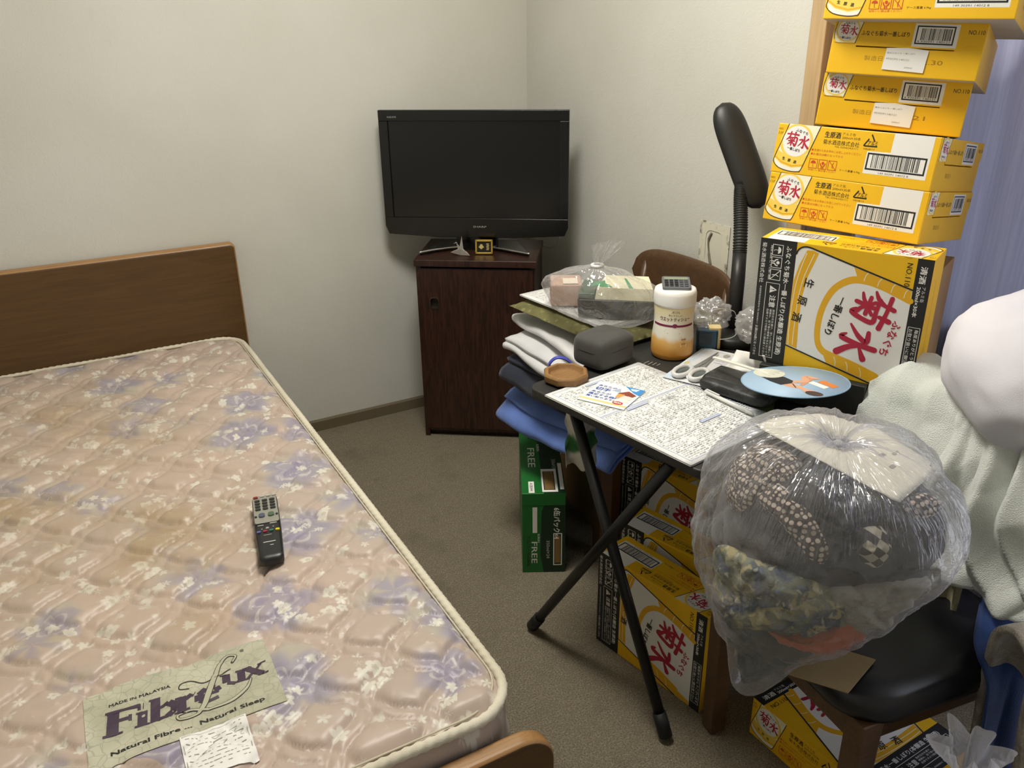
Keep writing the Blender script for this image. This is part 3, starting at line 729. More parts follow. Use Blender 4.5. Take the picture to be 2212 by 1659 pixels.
# long side face, 330 x 100 mm
PL = Print()
def can(P, pts_out, part='can_emblem'):
    P.poly(part, CREAM, pts_out, 1)
can(PL, [(23.5, 100), (3.3, 27), (8, 17), (18, 10), (41, 5.5), (61, 6.5), (68, 12), (92.7, 100)])
PL.poly('can_emblem', YEL2, [(9, 46), (4.5, 30), (20, 19), (45, 13), (69, 17), (76, 42), (64, 36), (48, 33), (30, 36)], 2)
PL.poly('can_emblem', PWHITE, [(6, 25), (22, 14.5), (46, 9), (68, 12.5), (67, 11), (60, 7.5), (41, 6.5), (19, 11), (9, 18)], 2)
PL.poly('can_emblem', YELP, [(5.2, 31), (20, 21), (45, 15), (70, 19.5), (71, 22), (45, 18), (21, 24), (6, 34)], 3)
PL.ell('can_emblem', YEL2, 46, 66, 36, 35, 2); PL.ell('can_emblem', PWHITE, 46, 66.5, 30, 31, 3)
PL.stroke('can_emblem', INK, [(23.5, 99.6), (13, 63), (3.3, 29), (4.5, 20), (17, 10.3), (41, 5.5), (60, 6.2), (67, 11), (79, 52), (92.7, 99.6)], 1.5, 4)
brush(PL, 'can_emblem', RED, KIKU, 36, 70, 28, math.radians(-3), 5, 1.2); brush(PL, 'can_emblem', RED, SUI, 62, 65, 24, math.radians(-3), 5, 1.2)
PL.text('can_emblem', INK, 'ふなぐち', 55, 86, None, 5, -.25, .02, width=28, height=6); PL.text('can_emblem', INK, '一番しぼり', 43, 50, None, 5, -.16, .03, width=29, height=6)
for x, y, ch in ((25, 30, '生'), (38, 27, '原'), (51, 25, '酒')): PL.text('can_emblem', INK, ch, x, y, 7, 5, -.1, .02)
BRN = flat('#4a3208', .6)
PL.text('lettering', BRN, 'NO.', 8, 89, 6, 1); PL.text('lettering', BRN, '110', 8.6, 80.5, 8, 1)
PL.text('lettering', INK, '生原酒', 121, 85.5, None, 1, 0, .03, width=33, height=12)
PL.text('lettering', BRN, 'アルミ缶', 154, 89.7, None, 1, 0, 0, width=27, height=5.5); PL.text('lettering', BRN, '200ml×30本', 160, 82.5, None, 1, 0, 0, width=38, height=6)
PL.text('lettering', INK, '菊水酒造株式会社', 141, 71.5, None, 1, 0, .008, width=75, height=9.5); PL.text('lettering', BRN, 'TEL 0254(24)5111', 153, 63.2, None, 1, 0, 0, width=48, height=4.2)
for a, b_ in (((200, 92.5), (207, 81)), ((213, 71.5), (189, 71)), ((187.5, 72), (195, 84))): PL.stroke('recycling_mark', INK, [a, b_], 2.8, 1)
PL.text('recycling_mark', INK, 'アルミ', 204, 77, None, 2, 0, .02, width=19, height=8); PL.text('recycling_mark', BRN, '外装は紙です', 199, 65.6, None, 2, 0, 0, width=23, height=3.2)
for y, s_, x1 in ((53.5, '生酒のためお早めにお召し上がりください', 186), (45.6, 'お酒は20歳になってから', 151)):
    PL.ell('lettering', ORED, 84.5, y, 2.2, 2.2, 1, n=12); PL.text('lettering', ORED, s_, (88+x1)/2, y, None, 1, 0, .0, width=x1-88, height=5)
for k, x in enumerate((91.5, 112, 132.5)): icon(PL, 'handling_marks', ORED, k, x, 26.5, 17, 18)
PL.text('lettering', ORED, '取扱いに御注意ください', 113, 13.8, None, 1, 0, 0, width=59, height=3.6); PL.text('lettering', BRN, 'ケース重量 6.9kg', 170, 19.4, None, 1, 0, 0, width=42, height=5)
PL.poly('barcode', PWHITE, [(242.7, 100), (318, 100), (317, 19.4), (196.2, 19.4), (196.5, 62), (242, 63)], 1)
PL.frame('barcode', BLACKP, 199, 26.8, 114, 32.6, 3.2, 2); PL.bars('barcode', BARGREY, 209, 31.2, 92, 25.4, 5, 2, 1.7)
PL.text('barcode', INK, '149 30391 14012 8', 256, 22.6, None, 2, 0, 0, width=58, height=3.6)
# end face, 270 x 100 mm
PE = Print(); FL = 10      # print on the tuck flap sits proud of it
PE.poly('can_emblem', CREAM, [(6, 99.8), (54.5, 99.8), (44.4, 56), (40, 58), (12, 56.5), (7.3, 59), (3.5, 66), (3, 75)], FL)
PE.ell('can_emblem', YEL2, 27, 80, 22.5, 22, FL+1); PE.poly('can_emblem', CREAM, [(6, 101), (0, 101), (0, 56), (3, 62), (4, 80)], FL+2) if False else None
PE.ell('can_emblem', PWHITE, 27.5, 79.5, 19.5, 19, FL+2)
PE.stroke('can_emblem', INK, [(54.5, 99.6), (44.4, 56.5)], 1.2, FL+3); PE.stroke('can_emblem', INK, [(7, 99.6), (2.8, 76), (4.4, 63)], 1.0, FL+3)
brush(PE, 'can_emblem', RED, KIKU, 20.5, 81, 18, -.05, FL+4); brush(PE, 'can_emblem', RED, SUI, 37.5, 78.5, 16, -.05, FL+4)
PE.text('can_emblem', INK, 'ふなぐち', 29, 92, None, FL+4, -.1, .02, width=19, height=4.2); PE.text('can_emblem', INK, '一番しぼり', 24, 65.5, None, FL+4, -.08, .03, width=21, height=4.2)
PE.text('lettering', INK, 'ふなぐち菊水一番しぼり', 96.5, 75.5, None, FL, 0, .02, width=87, height=9)
PE.text('lettering', INK, 'NO.110', 253, 83.6, None, FL, 0, .01, width=27, height=7.5)
PE.rect('barcode', PWHITE, 146.8, 54.8, 77, 41, FL); PE.frame('barcode', BLACKP, 151, 59.6, 66.3, 32.6, 2.4, FL+1); PE.bars('barcode', BARGREY, 160, 67, 53, 20.5, 9, FL+1, 1.1)
PE.text('barcode', INK, '4 930391 140121', 183, 64.6, None, FL+1, 0, 0, width=56, height=3.6)
PE.text('lettering', flat('#a8801a', .6), '製造日', 84, 31, None, 1, 0, .0, width=34, height=9)
# big face, 330 x 270 mm; its writing is turned so that it reads downwards
PB = Print(); RD = math.radians(-104.5); R9 = -PI/2
PB.rect('black_band', BLACKP, 0, 0, 75, 270, 1); PB.rect('black_strip', BLACKP, 301, 0, 29, 270, 1)
PB.poly('can_emblem', PWHITE, [(75, 249), (80, 257), (90, 262), (104, 261), (301, 207), (301, 2), (268, 2), (76.5, 48)], 1)
def arcband(pts, wd, mat=YELP, lay=2): PB.stroke('can_emblem', mat, pts, wd, lay, 8)
PB.poly('can_emblem', YELP, [(120, 253), (104, 205), (97, 160), (96, 110), (99, 46), (76, 51), (76, 190), (84, 225), (96, 256), (108, 257)], 2)
for d_ in (0, 15): PB.stroke('can_emblem', CREAM, [(96+d_, 250), (84+d_*.8, 200), (79+d_*.7, 150), (78+d_*.7, 90), (80+d_*.6, 52)], 1.6, 3)
arcband([(300, 186), (250, 204), (215, 212), (185, 208), (158, 186), (142, 150), (136, 110), (139, 72), (152, 52), (178, 44), (215, 36), (262, 22)], [12, 12, 14, 14, 13, 12, 12, 12, 14, 14, 12, 10])
PB.poly('can_emblem', YELP, [(190, 236), (300, 206), (300, 182), (252, 198), (218, 210), (200, 214)], 2); PB.poly('can_emblem', YELP, [(150, 52), (176, 45), (215, 36), (262, 22), (300, 12), (300, 2), (268, 3), (162, 28)], 2)
for x in (214, 240, 266, 290): PB.stroke('can_emblem', CREAM, [(x+6, 231-(x-214)*.27), (x, 222-(x-214)*.26), (x-2, 212-(x-214)*.28)], 1.5, 3)
for x in (180, 205, 232): PB.stroke('can_emblem', CREAM, [(x-4, 44-(x-180)*.24), (x, 35-(x-180)*.24), (x+1, 26-(x-180)*.24)], 1.5, 3)
PB.stroke('can_emblem', BLACKP, [(75.5, 246), (79, 255), (88, 261.5), (102, 262), (130, 254.5), (300.5, 208)], 3.2, 4); PB.stroke('can_emblem', BLACKP, [(76, 48.5), (150, 29.5), (258, 2)], 3.0, 4)
brush(PB, 'brush_lettering', RED, KIKU, 236, 160, 74, RD, 5, 1.32); brush(PB, 'brush_lettering', RED, SUI, 216, 84, 72, RD, 5, 1.25)
PB.text('brush_lettering', RED, 'ふなぐち', 276, 105, None, 5, RD, .03, width=74, height=17)
PB.text('lettering', INK, '一番しぼり', 167, 131, None, 5, RD, .035, width=84, height=16)
for (x, y), ch in zip(((108, 189), (98, 151), (91, 114)), '生原酒'): PB.text('lettering', INK, ch, x, y, 21, 5, RD+.12, .02)
PB.text('lettering', INK, 'NO.110', 289, 236, None, 3, R9, .01, width=45, height=10)
W_ = PWHITE
PB.text('band_lettering', W_, 'ふなぐち菊水一番しぼり(本醸造 生原酒)', 59, 141, None, 2, R9, .02, width=236, height=13)
for k in range(3): icon(PB, 'band_lettering', W_, k, 37, 248-k*26, 22, 21, 1.2, R9)
PB.frame('band_lettering', W_, 20, 12, 29, 166, 1.0, 2); PB.poly('band_lettering', W_, [(29, 172), (29, 156), (44, 164)], 2); PB.text('band_lettering', BLACKP, '!', 35, 164, 12, 3, R9, .03)
PB.text('band_lettering', W_, '注意', 36.5, 138, None, 2, R9, .02, width=26, height=13)
for k, (x, n_) in enumerate(((42, '直射日光を避け、涼しい所に保管して'), (35.5, '横積み、投下等の衝撃を与えないで下'), (29, '危険ですので取扱いに御注意ください'))): PB.text('band_lettering', W_, n_, x, 68, None, 2, R9, .0, width=106, height=4.6)
PB.text('band_lettering', W_, '菊水酒造株式会社', 9, 218, None, 2, R9, .01, width=86, height=9)
PB.text('band_lettering', W_, '新潟県新発田市島潟750 TEL 0254(24)5111', 9, 126, None, 2, R9, .0, width=84, height=4.4); PB.text('band_lettering', W_, 'お酒は20歳になってから', 9, 46, None, 2, R9, .01, width=68, height=6)
PB.text('band_lettering', W_, '取扱い注意', 24, 220, None, 2, R9, .0, width=74, height=3.6)
PB.text('band_lettering', W_, '清酒', 314.5, 239, None, 2, R9, .02, width=33, height=12); PB.text('band_lettering', W_, 'アルミ缶', 320, 202, None, 2, R9, .0, width=30, height=6.5)
PB.text('band_lettering', W_, '200ml×30本', 311, 186, None, 2, R9, .02, width=60, height=8.5)
PB.frame('band_lettering', W_, 304.5, 20, 22, 116, .9, 2); PB.text('band_lettering', W_, '毎度ありがとうございます', 320.5, 78, None, 2, R9, .01, width=108, height=7); PB.text('band_lettering', W_, 'お取り扱いに御注意下さい', 310, 78, None, 2, R9, .01, width=108, height=7)

_kbody = None
def carton(label, M, faces=('front', 'back', 'right', 'left', 'top'), flaps=('right', 'left'), tagged=None, dated=None, name='sake_carton', group='yellow sake cartons'):
    """M: 4x4 with origin at the centre of the carton's underside when it lies flat, big face up"""
    global _kbody
    t = thing(name, label, 'box', group=group); t.matrix_world = M
    if _kbody is None:
        g = G(); a, b, h = KA/2, KB/2, KH
        vs = [(i*a, j*b, k*h) for k in (0, 1) for j in (-1, 1) for i in (-1, 1)]; fs = [(0, 2, 3, 1), (4, 5, 7, 6), (0, 1, 5, 4), (2, 6, 7, 3)]
        for sx, rim in ((1, (1, 3, 7, 5)), (-1, (2, 0, 4, 6))):      # each end face has a slit below its flap, open into the box
            q0 = len(vs); y0, y1 = sorted((sx*(-b+.047), sx*(-b+.222)));  ya, yb_ = (y0, y1) if sx > 0 else (y1, y0)
            for dpt in (0, .012): vs += [(sx*(a-dpt), ya, .0500), (sx*(a-dpt), yb_, .0500), (sx*(a-dpt), yb_, .0526), (sx*(a-dpt), ya, .0526)]
            for k in range(4): n = (k+1) % 4; fs += [(rim[k], rim[n], q0+n, q0+k), (q0+k, q0+n, q0+4+n, q0+4+k)]
            fs.append((q0+4, q0+5, q0+6, q0+7))
        g.add(vs, fs); g.mi[0] = 1; _kbody = g.mesh('carton_body', [YEL, GREYCARD])
        at = _kbody.attributes.new('bevel_weight_edge', 'FLOAT', 'EDGE')
        for e in _kbody.edges: at.data[e.index].value = 1.0 if max(e.vertices) < 8 else 0.0
    o = link('carton_body', _kbody, t, bevel=.0018, seg=2); o.modifiers['bevel'].limit_method = 'WEIGHT'; o.modifiers.remove(o.modifiers['wn'])
    for p in _kbody.polygons: p.use_smooth = False
    FM = {'front': frame_m((-KA/2, -KB/2, 0), (1, 0, 0), (0, 0, 1)), 'back': frame_m((KA/2, KB/2, 0), (-1, 0, 0), (0, 0, 1)),
          'right': frame_m((KA/2, -KB/2, 0), (0, 1, 0), (0, 0, 1)), 'left': frame_m((-KA/2, KB/2, 0), (0, -1, 0), (0, 0, 1)),
          'top': frame_m((-KA/2, -KB/2, KH), (1, 0, 0), (0, 1, 0))}
    PR = {'front': PL, 'back': PL, 'right': PE, 'left': PE, 'top': PB}
    for f in faces: PR[f].emit(t, FM[f])
    for f in flaps:
        if f not in faces: continue
        g = G(); mm = [(44, 56), (46, 52.5), (223, 52), (229, 51), (232, 56.5), (238, 60), (264, 60.5), (269, 66), (269, 99.6), (1.2, 99.6), (1.2, 62), (6, 56.8)]
        g.prism([(x*1e-3, y*1e-3) for x, y in mm], 0, .0011)
        o = g.obj('tuck_flap', YEL, t); o.matrix_local = FM[f]
    if tagged:
        g = G(); g.prism([(x*1e-3, y*1e-3) for x, y in ((103, 12), (178, 9), (180, 49), (142, 52.5), (105, 50.5))], .0015, .0019); o = g.obj('paper_slip', PWHITE, t); o.matrix_local = FM[tagged]
        Q = Print(); GR = flat('#8d8a86', .7); Q.text('slip_lettering', GR, '菊水ふなぐち 一番しぼり', 132, 42, None, 17, 0, 0, width=50, height=3); Q.text('slip_lettering', GR, '4930391140121', 128, 31, None, 17, -.03, 0, width=42, height=3.4); Q.text('slip_lettering', GR, '200ml', 150, 17, None, 17, 0, 0, width=14, height=2.6)
        Q.text('slip_lettering', flat('#9a7616', .6), dated, 190, 28.5, None, 1, 0, .0, width=22 if len(dated) < 3 else 36, height=8); Q.emit(t, FM[tagged])
    return t
def mloc(p, e): return Matrix.Translation(p) @ Euler([math.radians(a) for a in e], 'XYZ').to_matrix().to_4x4()
STAND = Matrix.Translation((0, 0, 0)) @ Matrix(((1, 0, 0, 0), (0, 0, -1, KH/2), (0, 1, 0, KB/2), (0, 0, 0, 1)))     # flat -> big face forward, standing on a long side
E5 = (-8.3, .85, -73.5)
M5 = mloc((1.537, 1.193, 1.032), E5); M4 = mloc((1.551, 1.198, 1.131), E5)
carton('yellow sake carton in the tall stack, directly on top of the standing carton', M5, ('front', 'right'))
carton('yellow sake carton in the tall stack, second above the standing carton', M4, ('front', 'right'))
ENDF = Matrix.Rotation(PI/2, 4, 'Z')       # left end face turned to the front
def onstack(p, yaw): return Matrix.Translation(p) @ Euler([math.radians(a) for a in E5], 'XYZ').to_matrix().to_4x4() @ Matrix.Rotation(math.radians(yaw), 4, 'Z') @ ENDF
carton('yellow sake carton end-on under the one dated 2.30, white slip and date 21', onstack((1.624, 1.232, 1.2245), 19), ('left',), ('left',), 'left', '21')
carton('end-on yellow sake carton right beneath the topmost one, white slip and date 30', onstack((1.626, 1.200, 1.3250), 12), ('left',), ('left',), 'left', '2.30')
carton('topmost yellow sake carton of the tall stack, turned long side out', mloc((1.585, 1.150, 1.4300), (-8.3, .85, -65)), ('front', 'right'))
M6 = mloc((1.388, 1.093, .7735), (1.0, 0, -66)) @ STAND
carton('yellow sake carton standing upright on the table under the tall stack, big red characters', M6, ('top', 'back'), ())
# under the table and the chair
carton('yellow sake carton standing on the carpet just behind the crossed table legs', mloc((1.083, 1.229, .001), (0, 0, -80)) @ STAND, ('top', 'back'), ())
carton('yellow sake carton under the table, behind the one by the crossed legs', mloc((1.216, 1.312, .001), (0, 0, -76)) @ STAND, ('back', 'top'), ())
# ------------------------------------------------------------------ folding table
TZ = .700
TC = Vector((.866, 1.495)); TYAW = math.radians(8.4); ex = Vector((math.cos(TYAW), math.sin(TYAW))); ey = Vector((math.sin(TYAW), -math.cos(TYAW)))
TL_, TD_ = .80, .525
tc = TC+ex*TL_/2+ey*TD_/2
t = thing('folding_table', 'black folding table with crossed tubular legs', 'table', (tc.x, tc.y, 0), (0, 0, TYAW))
tinv = (Matrix.Translation((tc.x, tc.y, 0)) @ Matrix.Rotation(TYAW, 4, 'Z')).inverted()
def m_tabletop():
    T = Tree('black_table_laminate'); p = T.co(); n = T.noise(p, 40, 4, .6); f = T.noise(p, 400, 2)
    return T.done(T.pr(T.mix(n.smooth(.5, .8)*.3, '#262624', '#3a3935'), .5, normal=T.bump(f, .15, .002)))
g = G(); g.prism(rrect(TL_, TD_, .035, 6), TZ-.020, TZ); g.obj('table_top', m_tabletop(), t, bevel=.004, seg=3)
TUB = flat('#171716', .42, .2); CAP = flat('#101010', .6)
def leg(foot, top, parent):
    g = G(); a = Vector(foot); b = Vector(top); d = (b-a).normalized()
    g.tube([a+d*.004, b], .0125, 14); o = g.obj('leg', TUB, parent)
    g = G(); g.tube([a, a+d*.055], .0155, 14); g.obj('rubber_foot', CAP, o)
def leg2(foot_px, top_px, zt):
    a = tinv @ onz(*foot_px, .012); b = tinv @ onz(*top_px, zt); return a, b
A = leg2((1150, 1352), (1450, 1003), TZ-.026); B = leg2((1438, 1590), (1242, 893), TZ-.03)
leg(A[0], A[1], t); leg(B[0], B[1], t)
dx_ = Vector((TL_-.12, 0, 0))
leg(A[0]+dx_, A[1]+dx_, t); leg(B[0]+dx_, B[1]+dx_, t)
for p_ in (A, B):
    q = p_[1]; g = G(); g.tube([q, q+dx_], .010, 10); g.obj('cross_bar', TUB, t)

# ------------------------------------------------------------------ chairs
VINYL = flat('#1b1c20', .33)
def chair(label, loc, yaw, W=.45, D=.42):
    t = thing('dining_chair', label, 'chair', loc, (0, 0, yaw), 'brown wooden dining chairs with black seats')
    g = G(); O = rrect(W, D, .085, 8); n = len(O)
    prof = [(.93, .388), (.985, .392), (1.0, .405), (1.0, .420), (.985, .434), (.95, .442), (.8, .4465), (.4, .449), (.02, .450)]
    vs = [(x*k, y*k, z) for k, z in prof for x, y in O]; fs = [(j*n+i, j*n+(i+1) % n, (j+1)*n+(i+1) % n, (j+1)*n+i) for j in range(len(prof)-1) for i in range(n)]
    fs += [tuple(range(n-1, -1, -1)), tuple((len(prof)-1)*n+i for i in range(n))]; g.add(vs, fs, 0, True); g.obj('seat', VINYL, t)
    g = G()
    for c_, d_ in (((0, -D/2+.045, .355), (W-.10, .022, .06)), ((0, D/2-.035, .355), (W-.10, .022, .06)), ((-W/2+.045, 0, .355), (.022, D-.1, .06)), ((W/2-.045, 0, .355), (.022, D-.1, .06))): g.box(c_, d_)
    g.obj('seat_frame', CHAIRW, t, bevel=.003)
    for s in (-1, 1):
        x = s*(W/2-.032)
        g = G(); g.prism([(x-.019, -D/2+.022), (x+.019, -D/2+.022), (x+.019, -D/2+.060), (x-.019, -D/2+.060)], 0, .392, top=[(x-.021, -D/2+.018), (x+.021, -D/2+.018), (x+.021, -D/2+.062), (x-.021, -D/2+.062)]); g.obj('leg', CHAIRW, t, bevel=.004)
        g = G(); g.tube([(x, D/2-.03, 0), (x, D/2-.035, .3), (x, D/2-.02, .45), (x*.98, D/2+.02, .62), (x*.96, D/2+.046, .77)], [.017, .019, .02, .017, .013], 10); g.obj('leg', CHAIRW, t)
    g = G()
    for s in (-1, 1): pass
    def back(u, v):
        a = 2*PI*v; xx = (u*2-1)
        q = 3.2; hx_ = (W/2+.008); hz_ = .082*(1-abs(xx)**5*.999)**.5
        yb = D/2+.022-.030*(1-xx*xx)*-1
        c, s_ = math.cos(a), math.sin(a); r = (abs(c)**4+abs(s_)**4)**-.25
        return (xx*hx_, yb+.010*r*c+.006, .715+hz_*r*s_)
    g.grid(back, 41, 20, cv=True); g.obj('backrest', CHAIRW, t)
    return t
chair('brown wooden dining chair piled with folded clothes behind the table', (1.395, 1.872, 0), math.radians(-90))
chair('brown wooden dining chair with black vinyl seat holding the big clothes bag', (1.205, .797, 0), math.radians(-97.9))

# ------------------------------------------------------------------ things on the table
def slab(name, label, cat, corners, z, th, mat, bevel=0, r=0):
    c = [Vector((p[0], p[1])) for p in corners]; m = sum(c, Vector((0, 0)))/len(c)
    g = G(); g.prism([(p.x-m.x, p.y-m.y) for p in c][::-1] if (c[1]-c[0]).cross(c[2]-c[1]) < 0 else [(p.x-m.x, p.y-m.y) for p in c], 0, th)
    return tag(g.obj(name, mat, None, (m.x, m.y, z), bevel=bevel), label, cat)
# television guide: a few large sheets
ua = Vector((.2906, .0460)).normalized(); va = Vector((.046, -.405)).normalized(); va = Vector((ua.y, -ua.x))
SO = Vector((.872, 1.418)); SW_, SH_ = .292, .412
t = thing('schedule_sheets', 'large white printed schedule sheets spread over the table edge', 'paper', (SO.x, SO.y, TZ), (0, 0, math.atan2(ua.y, ua.x)))
PAPER = flat('#e9e9e6', .65); PAPER2 = flat('#dfdfdb', .7)
for k in range(4):
    g = G(); o_ = (random.Random(k).uniform(-.003, .003), random.Random(k+9).uniform(-.003, .003))
    def sh(u, v, k=k, o_=o_):
        cur = 0
        return (o_[0]+u*SW_, o_[1]-v*SH_, .0012+k*.0013-cur*(3-k)*.4+.0006*noise.noise(Vector((u*5, v*5, k))))
    g.grid(sh, 14, 20); sheet = g.obj('sheet', PAPER if k == 3 else PAPER2, t, solid=.0007)
P = Print(); GT = flat('#c6c8c5', .7); GD_ = flat('#9da1a4', .7); BT = flat('#b5c0dd', .7); BL = flat('#8fa0cf', .7); RR_ = random.Random(12)
P.frame('printed_grid', BL, 10, 10, 272, 392, .9, 1); P.rect('printed_grid', BL, 10, 250, 272, 1.2, 1); P.rect('printed_grid', flat('#aab4d6', .7), 10, 246, 272, 1.0, 1)
for x, y, w_, h_ in ((78, 235, 60, 9), (96, 382, 52, 8), (150, 100, 60, 9)): P.rect('printed_grid', BT, x, y, w_, h_, 1)
for x0, x1, y in ((12, 90, 330), (130, 200, 330), (205, 275, 330), (12, 120, 170), (140, 270, 168), (12, 130, 90)): P.rect('printed_grid', GD_, x0, y, x1-x0, .9, 1)
for row in range(62):
    y = 16+row*6.1
    if 243 < y < 254: continue
    for colx in range(4):
        x = 14+colx*68+RR_.uniform(0, 4)
        while x < 14+colx*68+62:
            l = RR_.uniform(2, 9)
            if RR_.random() < .8: P.rect('fine_print', GT, x, y+RR_.uniform(-.5, .5), l, RR_.uniform(1.2, 2.6), 1)
            x += l+RR_.uniform(.8, 3)
for k in range(10): P.rect('fine_print', GD_, RR_.uniform(20, 260), RR_.uniform(20, 380), 5, 2.6, 2)
P.text('printed_grid', GD_, '水曜日', 60, 275, 13, 2); P.text('printed_grid', GD_, '火曜日', 190, 225, 13, 2)
P.emit(t, Matrix.Translation((0, -SH_, .0068)), lift=.2)
# stamp-buying flyer
c_ = [Vector((.917, 1.346)), Vector((1.019, 1.414)), Vector((1.063, 1.326)), Vector((.965, 1.262))]
u_ = ((c_[1]-c_[0])*.0+(c_[2]-c_[1])+(c_[3]-c_[0])).normalized(); u_ = (c_[2]-c_[1]).normalized(); w_ = .112; h_ = .118
u_ = ((c_[3]-c_[0])+(c_[2]-c_[1])).normalized(); v_ = Vector((-u_.y, u_.x)); m_ = sum(c_, Vector((0, 0)))/4; w_ = .098; h_ = .122
yaw_ = math.atan2(u_.y, u_.x)
t = thing('flyer_card', 'small white flyer with blue and red print lying on the schedule sheets', 'flyer', (m_.x, m_.y, TZ+.0075), (0, 0, yaw_))
g = G(); W2, H2 = .110, .112
g.prism([(-.055, -.056), (.055, -.056), (.055, .056), (-.055, .056)], 0, .0008); g.obj('card', WHITE, t)
P = Print(); BLU = flat('#33529e', .6); SKY = flat('#3f8fd0', .6)
P.text('flyer_lettering', BLU, 'あなたの', -25, 34, None, 2, 0, .03, width=44, height=9); P.text('flyer_lettering', BLU, '切手', -29, 17, None, 2, 0, .04, width=36, height=17)
P.text('flyer_lettering', BLU, 'あなたが', -24, -1, None, 2, 0, .03, width=46, height=9); P.text('flyer_lettering', BLU, '満足する価格', -12, -14, None, 2, 0, .03, width=74, height=11); P.text('flyer_lettering', BLU, '買い取ります!', -15, -27, None, 2, 0, .03, width=66, height=8)
P.rect('flyer_picture', flat('#e8cf86', .6), -55, -47, 110, 8, 1); P.poly('flyer_picture', SKY, [(8, 56), (55, 56), (55, 22), (38, 30)], 1); P.poly('flyer_picture', flat('#cfe3f4', .6), [(22, 50), (44, 52), (40, 40), (30, 40)], 2)
P.poly('flyer_picture', flat('#8a3f2c', .6), [(8, 14), (26, 34), (50, 20), (46, 8), (20, 10)], 2); P.poly('flyer_picture', flat('#d9a050', .6), [(10, 12), (26, 14), (26, -6), (12, -8)], 2); P.ell('flyer_picture', flat('#f0d9cf', .6), 36, -2, 13, 11, 3); P.ell('flyer_picture', flat('#f0e6dc', .6), 32, -18, 16, 9, 3)
P.ell('flyer_picture', flat('#c23a3a', .6), 30, -33, 12, 8, 4); P.text('flyer_picture', WHITE, '無料', 30, -33, None, 5, 0, .02, width=17, height=7)
P.poly('flyer_picture', flat('#aab7cc', .6), [(-10, 20), (4, 40), (14, 18)], 1)
P.emit(t, Matrix.Translation((0, 0, .0008)))
# octagonal wooden dish
p = onz(1237, 813, TZ+.012)+Vector((-.012, .010, 0))
t = thing('wooden_dish', 'octagonal carved wooden dish on the bare corner of the table', 'dish', (p.x, p.y, TZ), (0, 0, .25))
DW = m_wood('light_carved_wood', '#95703f', '#856036', .6, 0, 2, '#6e4c2a')
g = G(); oc = [(math.cos(PI/4*k+PI/8), math.sin(PI/4*k+PI/8)) for k in range(8)]; prof = [(.040, 0), (.052, .006), (.054, .020), (.050, .025), (.043, .025), (.039, .017), (.034, .012)]
vs = [(x*r, y*r, z) for r, z in prof for x, y in oc]; fs = [(j*8+i, j*8+(i+1) % 8, (j+1)*8+(i+1) % 8, (j+1)*8+i) for j in range(len(prof)-1) for i in range(8)]
fs += [tuple(range(7, -1, -1)), tuple((len(prof)-1)*8+i for i in range(8))]; g.add(vs, fs); g.obj('dish_body', DW, t, bevel=.0012)
g = G(); g.lathe([(.036, .0125), (.037, .0165), (.030, .0140), (.002, .0135)], 24); g.obj('hollow', DW, t)
# dark grey soft case
m_ = Vector((1.092, 1.512))
def scase(u, v):
    a = 2*PI*u; ph = -PI/2+PI*v; q = 3.2
    def sp(c, e): return math.copysign(abs(c)**e, c)
    e1, e2 = .42, .38
    return (.063*sp(math.cos(ph), e1)*sp(math.cos(a), e2), .052*sp(math.cos(ph), e1)*sp(math.sin(a), e2), .040+.040*sp(math.sin(ph), e1)+.001*noise.noise(Vector((a*2, ph*2, 0))))
g = G(); g.grid(scase, 48, 28, cu=True)
t = thing('zip_case', 'dark grey rounded case on the table behind the wooden dish', 'case', (m_.x, m_.y, TZ+.0018), (0, 0, math.radians(14)))
g.obj('shell', m_fabric('dark_grey_nylon', '#454441', '#3d3c39', 900, .75, .25), t)
g = G(); g.tube([(.0625*math.copysign(abs(math.cos(a))**.5, math.cos(a)), .0515*math.copysign(abs(math.sin(a))**.5, math.sin(a)), .046) for a in [2*PI*k/64 for k in range(64)]], .0014, 6, True); g.obj('zip_seam', flat('#2a2927', .6), t)
# wet tissue canister
p = Vector((1.266, 1.470))
t = thing('wet_tissue_canister', 'white and orange wet tissue canister with a calculator on its lid', 'canister', (p.x, p.y, TZ+.0016), (0, 0, 0))
def m_canister():
    T = Tree('canister_label'); p = T.co(); x, y, z = T.sep(p); n = T.noise(T.vmul(p, (1, 1, .6)), 26, 2, .5)
    c = T.mix(z.smooth(.130, .085), '#efe2b4', '#f1ecdc'); c = T.mix((z+(n-.5)*.035).smooth(.062, .046), c, '#e9b666'); c = T.mix((z+(n-.5)*.05).smooth(.05, .012), c, '#dd9c42')
    return T.done(T.pr(c, .35))
g = G(); g.lathe([(.044, 0), (.049, .004), (.051, .015), (.0505, .05), (.047, .080), (.0463, .095), (.047, .113), (.0485, .129), (.0485, .133)], 56); g.obj('bottle', m_canister(), t)
g = G(); g.lathe([(.0497, .1325), (.0505, .137), (.0505, .160), (.048, .169), (.044, .171), (.02, .1715), (.002, .1715)], 56); g.obj('lid', flat('#efeeea', .4), t)
cy_ = math.atan2(-p.y, -p.x)
def on_cyl(P, part_mat, parent, R0, zoff):
    for part, items in P.p.items():
        g = G(); mats = []
        for vs, fs, mat, layer in items:
            if mat not in mats: mats.append(mat)
            g.add([((R0(y)+.0003+layer*.0001)*math.cos(cy_+x*1e-3/R0(y)), (R0(y)+.0003+layer*.0001)*math.sin(cy_+x*1e-3/R0(y)), y*1e-3) for x, y in vs], fs, mats.index(mat))
        g.obj(part, mats, parent)
def RB(y):
    pr_ = [(0, .049), (15, .051), (50, .0505), (80, .047), (95, .0463), (115, .047), (135, .0485), (180, .0505)]
    for (a, r0), (b, r1) in zip(pr_, pr_[1:]):
        if y <= b: return r0+(r1-r0)*max(0, (y-a))/(b-a)
    return .0505
